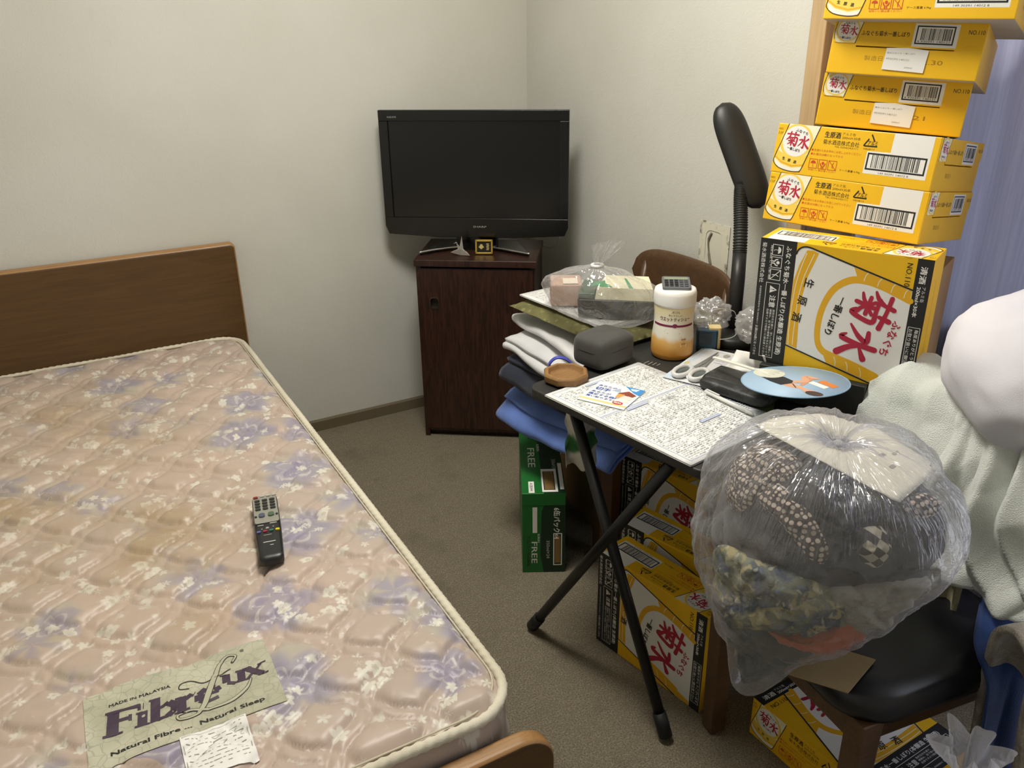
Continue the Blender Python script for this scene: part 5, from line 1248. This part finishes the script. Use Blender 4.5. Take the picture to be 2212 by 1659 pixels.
g = G(); g.box((0, 0, .032), (.085, .095, .062)); g.obj('packet_body', m_card('pink_paper', '#c9a793', '#b9937f', .7), t, bevel=.006)
g = G(); g.box((.010, -.020, .064), (.04, .05, .003)); g.obj('packet_seal', flat('#efe3d2', .6), t, bevel=.001)
# crumpled shop bag scrap hanging by the table legs
p = onz(1258, 945, .56)
g = G(); g.grid(lambda u, v: ((u-.5)*.075+.012*noise.noise(Vector((u*3, v*5, 1))), .018*math.sin(u*7+v*3)+.010*noise.noise(Vector((u*6, v*6, 4))), (v-.5)*.17-.012*noise.noise(Vector((u*5, v*2, 7)))), 26, 34)
def m_scrap():
    T = Tree('white_green_shop_film'); p = T.co(); n = T.noise(p, 18, 2); x, y, z = T.sep(p); b = (z+(n-.5)*.05).smooth(-.045, -.03)*(z+(n-.5)*.05).smooth(.01, -.005)
    return T.done(T.pr(T.mix(b, '#c9c6ba', '#2f6a35'), .5))
tag(g.obj('shop_bag', m_scrap(), None, (p.x+.02, p.y+.03, .545), (0, 0, math.radians(-25)), solid=.001), 'crumpled white and green shop bag hanging under the table edge', 'plastic bag')

# ------------------------------------------------------------------ big bag of clothes on the near chair
c0 = Vector((1.040, .745, .668))+Vector((-.036*_r.x, -.036*_r.y, 0)); KN = (CAMP+ray(1812, 955)*1.30-c0).normalized(); kx = KN.orthogonal().normalized(); ky = KN.cross(kx)
TIP = (Vector((.835, .735, .430))-c0); TIPD = TIP.normalized()
CUTN = (_r*.615+_d*.789).normalized()
def brad(d, crease=True):
    e = 2.5
    lx = d.dot(Vector((_r.x, _r.y, 0)).normalized()); ly = d.dot(Vector((_r.y, -_r.x, 0)).normalized()); lz = d.z
    a, b, c = .206, .200, (.196 if lz > 0 else .214)
    r = ((abs(lx)/a)**e+(abs(ly)/b)**e+(abs(lz)/c)**e)**(-1/e)
    r *= 1+.06*fbm(d*1.8+Vector((4.2, 0, 0)), 2)
    cut = d.dot(CUTN)
    if cut > .02: q = .130/cut; r = (r**-6+q**-6)**(-1/6)
    ang = math.acos(max(-1, min(1, d.dot(KN)))); az = math.atan2(d.dot(ky), d.dot(kx))
    r -= .030*math.exp(-(ang/.16)**2)
    tip = math.exp(-(math.acos(max(-1, min(1, d.dot(TIPD))))/.20)**2); r += .070*tip
    if crease:
        k = math.exp(-max(0, ang-.10)/.42)*min(1, ang/.08)
        r -= k*(.0150*abs(math.sin(az*6.5+1.1*math.sin(az*3)))**.7+.0080*abs(math.sin(az*11.5+.8))-.012+.0030*math.sin(az*37))
        r += .004*fbm(d*7+Vector((0, 3, 0)), 3)*(1-k)+.0085*(1-k)*(abs(noise.noise(d*4.5+Vector((9, 0, 0))))**.5-.45)
    return r
# keep clear of the seat
SEATZ = .452
def bclamp(p): 
    if p.z < SEATZ+.004 and (p.x > .93): p.z = SEATZ+.004
    return p
bag = thing('clothes_bag', 'big knotted clear plastic bag stuffed with clothes on the near chair', 'plastic bag', (c0.x, c0.y, SEATZ))
oz = Vector((c0.x, c0.y, SEATZ))
def bsurf(u, v):
    az = 2*PI*u; ang = PI*(v**1.25)*.9995+.0004
    d = KN*math.cos(ang)+(kx*math.cos(az)+ky*math.sin(az))*math.sin(ang)
    return tuple(bclamp(c0+d*brad(d))-oz)
g = G(); g.grid(bsurf, 240, 130, cu=True)
def m_bagfilm():
    cc = c0-oz
    def streaks(T, p):
        v = T.vadd(p, tuple(-cc)); dt = lambda a: S(T, T.vm('DOT_PRODUCT', v, tuple(a)).outputs['Value'])
        L = T.vlen(v); az = T.m('ARCTAN2', dt(ky), dt(kx)); ang = T.m('ARCCOSINE', dt(KN)/L)
        # creases fan out from the knot as relief
        n = T.noise(T.vec(az*7.0, ang*1.1, 0.0), 1.0, 3, .6); st = 1-(n-.5).abs().smooth(0, .045)
        n2 = T.noise(T.vec(az*16.0, ang*1.6, 4.0), 1.0, 2, .6); s2 = 1-(n2-.5).abs().smooth(0, .05)
        near = ang.smooth(1.35, .25)
        return (st*.8+s2*.5)*near, 0.0
    return m_film('stretched_clear_polythene', '#f6f6fa', .13, .17, 12, .45, .10, streaks)
g.obj('film', m_bagfilm(), bag)
kp = c0+KN*(brad(KN, False)-.004)-oz
g = G()
for k in range(9):
    a = 2*PI*k/9+.3; l = .030+.012*math.sin(k*2.3); dd = (KN*.55+kx*math.cos(a)+ky*math.sin(a)).normalized()
    s_ = (KN.cross(dd)).normalized()*.006; g.add([kp-s_*.3, kp+s_*.3, kp+dd*l+s_*1.6, kp+dd*l*1.1-s_*1.2], [(0, 1, 2, 3)], 0, True)
g.lathe([(.002, -.004), (.012, 0), (.013, .007), (.006, .013), (.001, .014)], 14, M=Matrix.Translation(kp) @ KN.to_track_quat('Z', 'Y').to_matrix().to_4x4()); g.obj('knot', m_film('knotted_polythene', '#ffffff', .55, .2, 60, .6), bag)

def hit(px, py, k=.95):
    v = ray(px, py); s = .85
    while s < 2.2:
        p = CAMP+v*s; q = p-c0
        if q.length < brad(q.normalized(), False)*k: return q.normalized()
        s += .004
    q = CAMP+v*max(.1, (c0-CAMP).dot(v)/v.dot(v))-c0; return q.normalized()
UPV = (-_d).normalized(); RTV = _r.normalized()
def garment(name, label, pts, k, mat, seed, wr=.012, depth=.10, group='clothes inside the big clear bag', cat='clothing', edge=.5):
    """rounded bundle of cloth bounded by a picture outline, filling the bag from just under the film inwards"""
    O = catmull([(float(a), float(b)) for a, b in pts], 6, True); n = len(O); mx = sum(p[0] for p in O)/n; my = sum(p[1] for p in O)/n
    NR = 16; ctr = c0+hit(mx, my)*brad(hit(mx, my), False)*k; g = G(); vs = []
    def P3(px, py, rho):
        d = hit(px, py); fall = 1-(rho**4)*edge*.16
        r = brad(d, False)*k*fall+wr*(1-rho**6)*(fbm(Vector((d.x*9+seed, d.y*9, d.z*14)), 3)*.7)-.004*rho
        r = min(r, brad(d, False)*.985); p = c0+d*r; return bclamp(p) if p.z < SEATZ+.012 else p
    for j in range(NR+1):
        rho = j/NR
        for i in range(n):
            px = mx+(O[i][0]-mx)*rho; py = my+(O[i][1]-my)*rho; vs.append(P3(px, py, rho)-ctr)
    inner = []
    for i in range(n):
        p = vs[NR*n+i]+ctr; inner.append(p+(c0-p)*depth/.2-ctr)
    vs += inner; m_ = len(inner); cpt = sum(inner, Vector((0, 0, 0)))/m_; vs.append(cpt)
    fs = [(j*n+i, j*n+(i+1) % n, (j+1)*n+(i+1) % n, (j+1)*n+i) for j in range(NR+1) for i in range(n)]
    fs += [((NR+1)*n+i, (NR+1)*n+(i+1) % n, (NR+2)*n) for i in range(n)]
    g.add(vs, fs, 0, True); o = g.obj(name, mat, None, ctr)
    return tag(o, label, cat, group)
def m_dots():
    T = Tree('brown_cream_dots'); p = T.co(); n = T.noise(p, 12, 2, col=True)
    d = T.vor(T.vadd(p, T.vmul(n, (.006, .006, .006))), 112, 'F1', 'Distance', .10)
    c = T.mix(d.smooth(.46, .38), '#33231f', '#cbbba6'); return T.done(T.pr(c, .8))
def m_floral():
    T = Tree('blue_green_floral_cotton'); p = T.co(); a = T.noise(p, 16, 4, .6, 1.0); b = T.noise(p, 34, 3, .6, .5)
    c = T.mix(a.smooth(.40, .58), '#39485c', '#7d8066'); c = T.mix(b.smooth(.52, .62), c, '#b3a873'); c = T.mix(b.smooth(.42, .34), c, '#5a7286'); c = T.mix(T.noise(p, 60, 2).smooth(.6, .66)*.6, c, '#d3cfae')
    return T.done(T.pr(c, .8, normal=T.bump(T.noise(p, 300, 2), .3, .003)))
def m_checker():
    T = Tree('brown_cream_diamonds'); p = T.co(); ck = T.n('ShaderNodeTexChecker'); x, y, z = T.sep(p)
    T.put(ck.inputs[0], T.vec(x*62+z*62, x*62-z*62, 0.0)); ck.inputs['Scale'].default_value = 1.0; T.put(ck.inputs[1], '#2c2520'); T.put(ck.inputs[2], '#b5ad97'); return T.done(T.pr(S(T, ck.outputs[0]), .8))
BLK = m_fabric('black_jersey', '#1c1b1f', '#26242a', 400, .8, .4); SLATE = m_fabric('slate_cotton', '#3a4347', '#4d5854', 350, .85, .4); BEIGE = m_fabric('beige_cotton', '#a19d92', '#8d897c', 350, .85, .4); ORANGE = m_fabric('orange_cotton', '#c2663a', '#b3582f', 350, .85, .4)
DOTS = m_dots()
garment('dark_garment', 'black crumpled garment in the upper part of the big bag', [(1538, 1080), (1600, 1000), (1760, 990), (1900, 1010), (2040, 1030), (2090, 1110), (2085, 1200), (2020, 1285), (1870, 1300), (1740, 1280), (1640, 1240), (1540, 1210)], .925, BLK, 1, .014, .10)
garment('dotted_garment', 'brown dotted garment in the upper part of the big bag', [(1545, 1060), (1570, 980), (1640, 940), (1725, 975), (1705, 1035), (1640, 1075), (1580, 1105)], .958, DOTS, 2, .012, .05)
garment('dotted_scarf', 'curved brown dotted scarf band across the black garment in the bag', [(1615, 1045), (1665, 1022), (1715, 1062), (1765, 1115), (1800, 1175), (1800, 1222), (1755, 1225), (1712, 1172), (1668, 1118), (1628, 1085)], .966, DOTS, 3, .008, .04)
garment('dotted_sleeve', 'small brown dotted sleeve end at the paper corner in the bag', [(1950, 1075), (2000, 1055), (2045, 1080), (2040, 1110), (1985, 1118)], .965, DOTS, 5, .008, .04)
garment('checked_cuff', 'small cuff with brown and cream diamonds in the big bag', [(1855, 1150), (1890, 1122), (1930, 1150), (1932, 1212), (1890, 1240), (1855, 1210)], .965, m_checker(), 6, .006, .04)
garment('floral_garment', 'blue green floral garment in the middle of the big bag', [(1512, 1260), (1530, 1180), (1610, 1205), (1710, 1245), (1800, 1285), (1860, 1340), (1820, 1380), (1720, 1392), (1640, 1380), (1560, 1365), (1510, 1330)], .968, m_floral(), 7, .022, .09)
garment('beige_garment', 'beige crumpled garment in the lower part of the big bag', [(1790, 1285), (1880, 1270), (1990, 1255), (2045, 1265), (2000, 1345), (1920, 1410), (1830, 1400), (1810, 1340)], .962, BEIGE, 8, .022, .08)
garment('orange_garment', 'bright orange garment showing low in the big bag', [(1645, 1372), (1700, 1384), (1780, 1378), (1830, 1352), (1900, 1368), (1890, 1405), (1800, 1420), (1710, 1410), (1665, 1392)], .975, ORANGE, 9, .012, .06)
garment('slate_garment', 'dark slate garment in the hanging corner of the big bag', [(1518, 1330), (1600, 1375), (1690, 1402), (1790, 1420), (1740, 1462), (1630, 1490), (1570, 1495), (1535, 1430)], .962, SLATE, 10, .018, .07)
# core so that the bag is full
def core(u, v):
    a = 2*PI*u; ph = -PI/2+PI*v; d = Vector((math.cos(ph)*math.cos(a), math.cos(ph)*math.sin(a), math.sin(ph))); p = c0+d*brad(d, False)*(.82+.05*fbm(d*6, 2)); p.z = max(p.z, SEATZ+.02); return tuple(p-c0)
g = G(); g.grid(core, 60, 40, cu=True); tag(g.obj('grey_bundle', m_fabric('grey_mixed_cloth', '#4a4847', '#35363a', 300), None, c0), 'grey bundle of clothes filling the middle of the big bag', 'clothing', 'clothes inside the big clear bag')
# paper sheet under the film
def sheetp(u, v):
    q = [Vector((1610, 905)), Vector((1820, 870)), Vector((2035, 1008)), Vector((1945, 1085))]
    p = q[0].lerp(q[1], u).lerp(q[3].lerp(q[2], u), v); d = hit(p.x, p.y, .97); return tuple(c0+d*brad(d, False)*.948-c0)
g = G(); g.grid(sheetp, 26, 20); o = tag(g.obj('paper_sheet', flat('#e9e4cf', .7), None, c0, solid=.001), 'cream paper sheet under the knot of the big bag', 'paper')
g = G()
for (a, b, w2) in ((.30, .30, .10), (.44, .38, .12), (.60, .62, .08), (.74, .66, .10), (.5, .75, .07)):
    g.add([Vector(sheetp(a+i*w2, b+j*.03))+KN*.0012 for i, j in ((0, 0), (1, 0), (1, 1), (0, 1))], [(0, 1, 2, 3)])
g.obj('print_marks', flat('#a9a698', .7), o)

# ------------------------------------------------------------------ paper on the seat
q = [onz(1690, 1452, SEATZ+.002), onz(1832, 1497, SEATZ+.002), onz(1892, 1425, SEATZ+.002), onz(1760, 1385, SEATZ+.002)]
slab('brown_envelope', 'brown paper envelope lying on the black chair seat below the bag', 'envelope', [(p.x, p.y) for p in q], SEATZ+.0005, .0022, m_card('brown_paper', '#a08a63', '#8f7a55', .8))

# ------------------------------------------------------------------ towels over the near chair's back
bl0 = Vector((1.440, .985)); bl1 = Vector((1.378, .545)); bdir = (bl1-bl0).normalized(); bn = Vector((-bdir.y, bdir.x)); bn = bn if bn.x < 0 else -bn
def drape(name, label, mat, s0, s1, ztop, rad, front, back, amp, freq, seed, nu=90, nv=80, lean=.0, thick=.010, group='towels over the chair back', bulge=0, cat='towel', slant=2.0):
    Lp = front+PI*rad+back
    def f(u, v):
        s = s0+(s1-s0)*u; l = v*Lp
        fr = front*(1+.10*noise.noise(Vector((u*3, seed, 0))))
        if l < front: d = rad; z = ztop-(front-l)
        elif l < front+PI*rad: a = (l-front)/rad; d = rad*math.cos(a); z = ztop+rad*math.sin(a)
        else: d = -rad; z = ztop-(l-front-PI*rad)
        hang = max(0, ztop-z)/max(front, .05)
        w = fbm(Vector((s*freq+1.5*noise.noise(Vector((s*4, l*4, seed))), l*2.2, seed)), 3)
        rdg = abs(noise.noise(Vector((s*freq*.8+l*3.2, l*2.0, seed+7))))
        ph = s*freq*1.15+slant*l+1.1*noise.noise(Vector((s*5, l*4, seed+3))); tri = abs(2*(ph-math.floor(ph))-1); ph2 = s*freq*.55-slant*.6*l+noise.noise(Vector((s*3, l*5, seed+5))); tr2 = abs(2*(ph2-math.floor(ph2))-1)
        tri = math.sqrt(tri*tri+.02); o = amp*(w*.55+(tri-.5)*1.0+(tr2-.5)*.35)+bulge*math.exp(-((hang-.35)/.35)**2); o = max(o, -.012)
        sgn = 1 if l < front+PI*rad*.5 else -1
        top = math.sin(min(1, max(0, (l-front)/(PI*rad)))*PI)
        p = bl0+bdir*(s+.02*w*hang)+bn*(d+sgn*o*(1-.3*top)+lean*hang*(sgn > 0))
        return (p.x-bl0.x, p.y-bl0.y, z+o*top*.9)
    g = G(); g.grid(f, nu, nv); return tag(g.obj(name, mat, None, (bl0.x, bl0.y, 0), solid=thick), label, cat, group)
MINT = m_fabric('pale_terry', '#eef1ea', '#e0e5dd', 520, .95, .9, 6); CREAMT = m_fabric('cream_fleece', '#b3ab88', '#a49c7a', 420, .95, .9, 6)
drape('bath_towel', 'cream bath towel hanging lowest over the near chair back', CREAMT, .13, .31, .760, .040, .40, .20, .026, 12, 3, lean=.05, slant=1.0)
drape('bath_towel', 'thick white bath towel bunched over the near chair back beside the standing carton', MINT, .0, .24, .768, .055, .20, .15, .020, 8, 11, bulge=.02, lean=.02, slant=2.0)
drape('bath_towel', 'white bath towel in deep folds over the near chair back under the pillow', MINT, .19, .46, .775, .055, .27, .2, .036, 13, 21, bulge=.03, lean=.03, slant=6.5, nu=130, nv=110)
# soft white pillow on top
pc_ = CAMP+ray(2245, 800)*1.42
def pil(u, v):
    a = 2*PI*u; ph = -PI/2+PI*v; sp = lambda c, e: math.copysign(abs(c)**e, c)
    d = Vector((sp(math.cos(ph), .8)*sp(math.cos(a), .75), sp(math.cos(ph), .8)*sp(math.sin(a), .75), sp(math.sin(ph), .9)))
    k = 1+.05*fbm(d*2.0, 2); return (.135*d.x*k, .150*d.y*k, .115*d.z*k)
g = G(); g.grid(pil, 60, 36, cu=True)
tag(g.obj('white_pillow', m_fabric('smooth_white_cotton', '#e6e3ea', '#dedbe2', 700, .8, .2), None, pc_, (math.radians(20), math.radians(-18), math.radians(-30))), 'plump smooth white pillow on the towels over the chair back', 'pillow')
# dark blue cloth over the rear corner of the seat, hanging to the carpet
bp = catmull([(1.395, .665, .60), (1.365, .672, .500), (1.345, .668, .472), (1.24, .612, .470), (1.205, .580, .462), (1.196, .553, .43), (1.194, .545, .30), (1.192, .540, .16), (1.190, .536, .012)], 8)
def bluec(u, v):
    q = v*(len(bp)-1); k = min(int(q), len(bp)-2); p = Vector(bp[k]).lerp(Vector(bp[k+1]), q-k); hang = max(0, .45-p.z)
    o = .004+.010*(1+math.sin(u*17+p.z*5))*(.25+1.6*hang)+.006*abs(noise.noise(Vector((u*7, v*5, 2))))
    w = Vector((.21, -.035, 0))*u
    p = p+w+Vector((-.25*o, -.9*o, 0)) if hang > 0 else p+w+Vector((0, -.3*o, o))
    return (p.x-1.2, p.y-.56, p.z)
g = G(); g.grid(bluec, 60, 70)
tag(g.obj('blue_cloth', m_fabric('dark_blue_cloth', '#1c3d76', '#163161', 380), None, (1.2, .56, 0), solid=.004), 'dark blue cloth hanging from the rear seat corner of the near chair', 'cloth')
# grey brown blanket thrown over a low rail in the foreground
bq = onz(2166, 1475, .47); brt = Vector((math.cos(YAW), -math.sin(YAW), 0)); bno = Vector((math.sin(YAW), math.cos(YAW), 0))
def blank(u, v):
    rad = .055; fr = .50; Lp = 2*fr+PI*rad; l = v*Lp
    if l < fr: d = -rad; z = .006+l
    elif l < fr+PI*rad: a = (l-fr)/rad; d = -rad*math.cos(a); z = .006+fr+rad*math.sin(a)
    else: d = rad; z = .006+fr-(l-fr-PI*rad)
    w = .012*math.sin(u*24+z*4)+.016*noise.noise(Vector((u*6, z*6, 3+d*9))); k = 1-z/.56
    p = brt*(.012+u*.34+.010*math.sin(z*9+u*4))+bno*(d*(1+.5*k)+w*(1 if d < 0 else -1)*(.3+.7*k)); return (p.x, p.y, z)
def m_blanket():
    T = Tree('grey_brown_fleece'); p = T.co(); n = T.noise(p, 30, 4, .6); f = T.noise(p, 260, 3); c = T.mix(n.smooth(.35, .65), '#a39a8a', '#847b6b'); return T.done(T.pr(c, .95, normal=T.bump(f+n*.5, .9, .006), Sheen_Weight=.3))
g = G(); g.grid(blank, 60, 90)
tag(g.obj('fleece_blanket', m_blanket(), None, (bq.x, bq.y, 0), solid=.014), 'grey brown fleece blanket hanging beside the dark blue cloth', 'blanket')
# knotted bag on the floor by the chair
fk = onz(2050, 1632, .40); fk.y -= .03; fb = Vector((fk.x-.035, fk.y-.01, 0))
def fbag(u, v):
    a = 2*PI*u; lv = [(.5, 0), (1.0, .04), (1.08, .13), (.98, .23), (.66, .31), (.24, .365), (.10, .39), (.26, .415), (.36, .44)]
    q = v*(len(lv)-1); k = min(int(q), len(lv)-2); f = q-k; s = lv[k][0]*(1-f)+lv[k+1][0]*f; z = lv[k][1]*(1-f)+lv[k+1][1]*f
    cr_ = .05+.5*max(0, z-.25)/.17
    r = s*(1+cr_*(.4*math.sin(a*6+z*30)+.3*math.sin(a*11+2)+.5*noise.noise(Vector((math.cos(a)*2.5, math.sin(a)*2.5, z*22)))))
    h = max(0, z-.15)/.25
    return (.125*r*math.cos(a)+(fk.x-fb.x)*h, .125*r*math.sin(a)+(fk.y-fb.y)*h, z)
g = G(); g.grid(fbag, 110, 60, cu=True); t = thing('tied_plastic_bag', 'white translucent tied plastic bag on the carpet by the near chair', 'plastic bag', (fb.x, fb.y, .001)); g.obj('film', m_film('milky_polythene', '#f6f6ff', .6, .2, 30, .5, .12), t)
g = G(); g.grid(lambda u, v: (.08*math.sin(PI*v)*math.cos(2*PI*u), .08*math.sin(PI*v)*math.sin(2*PI*u), .13-.11*math.cos(PI*v)+.01*noise.noise(Vector((u*9, v*6, 0)))), 30, 18, cu=True); g.obj('crumpled_contents', flat('#dcd8de', .8), t)
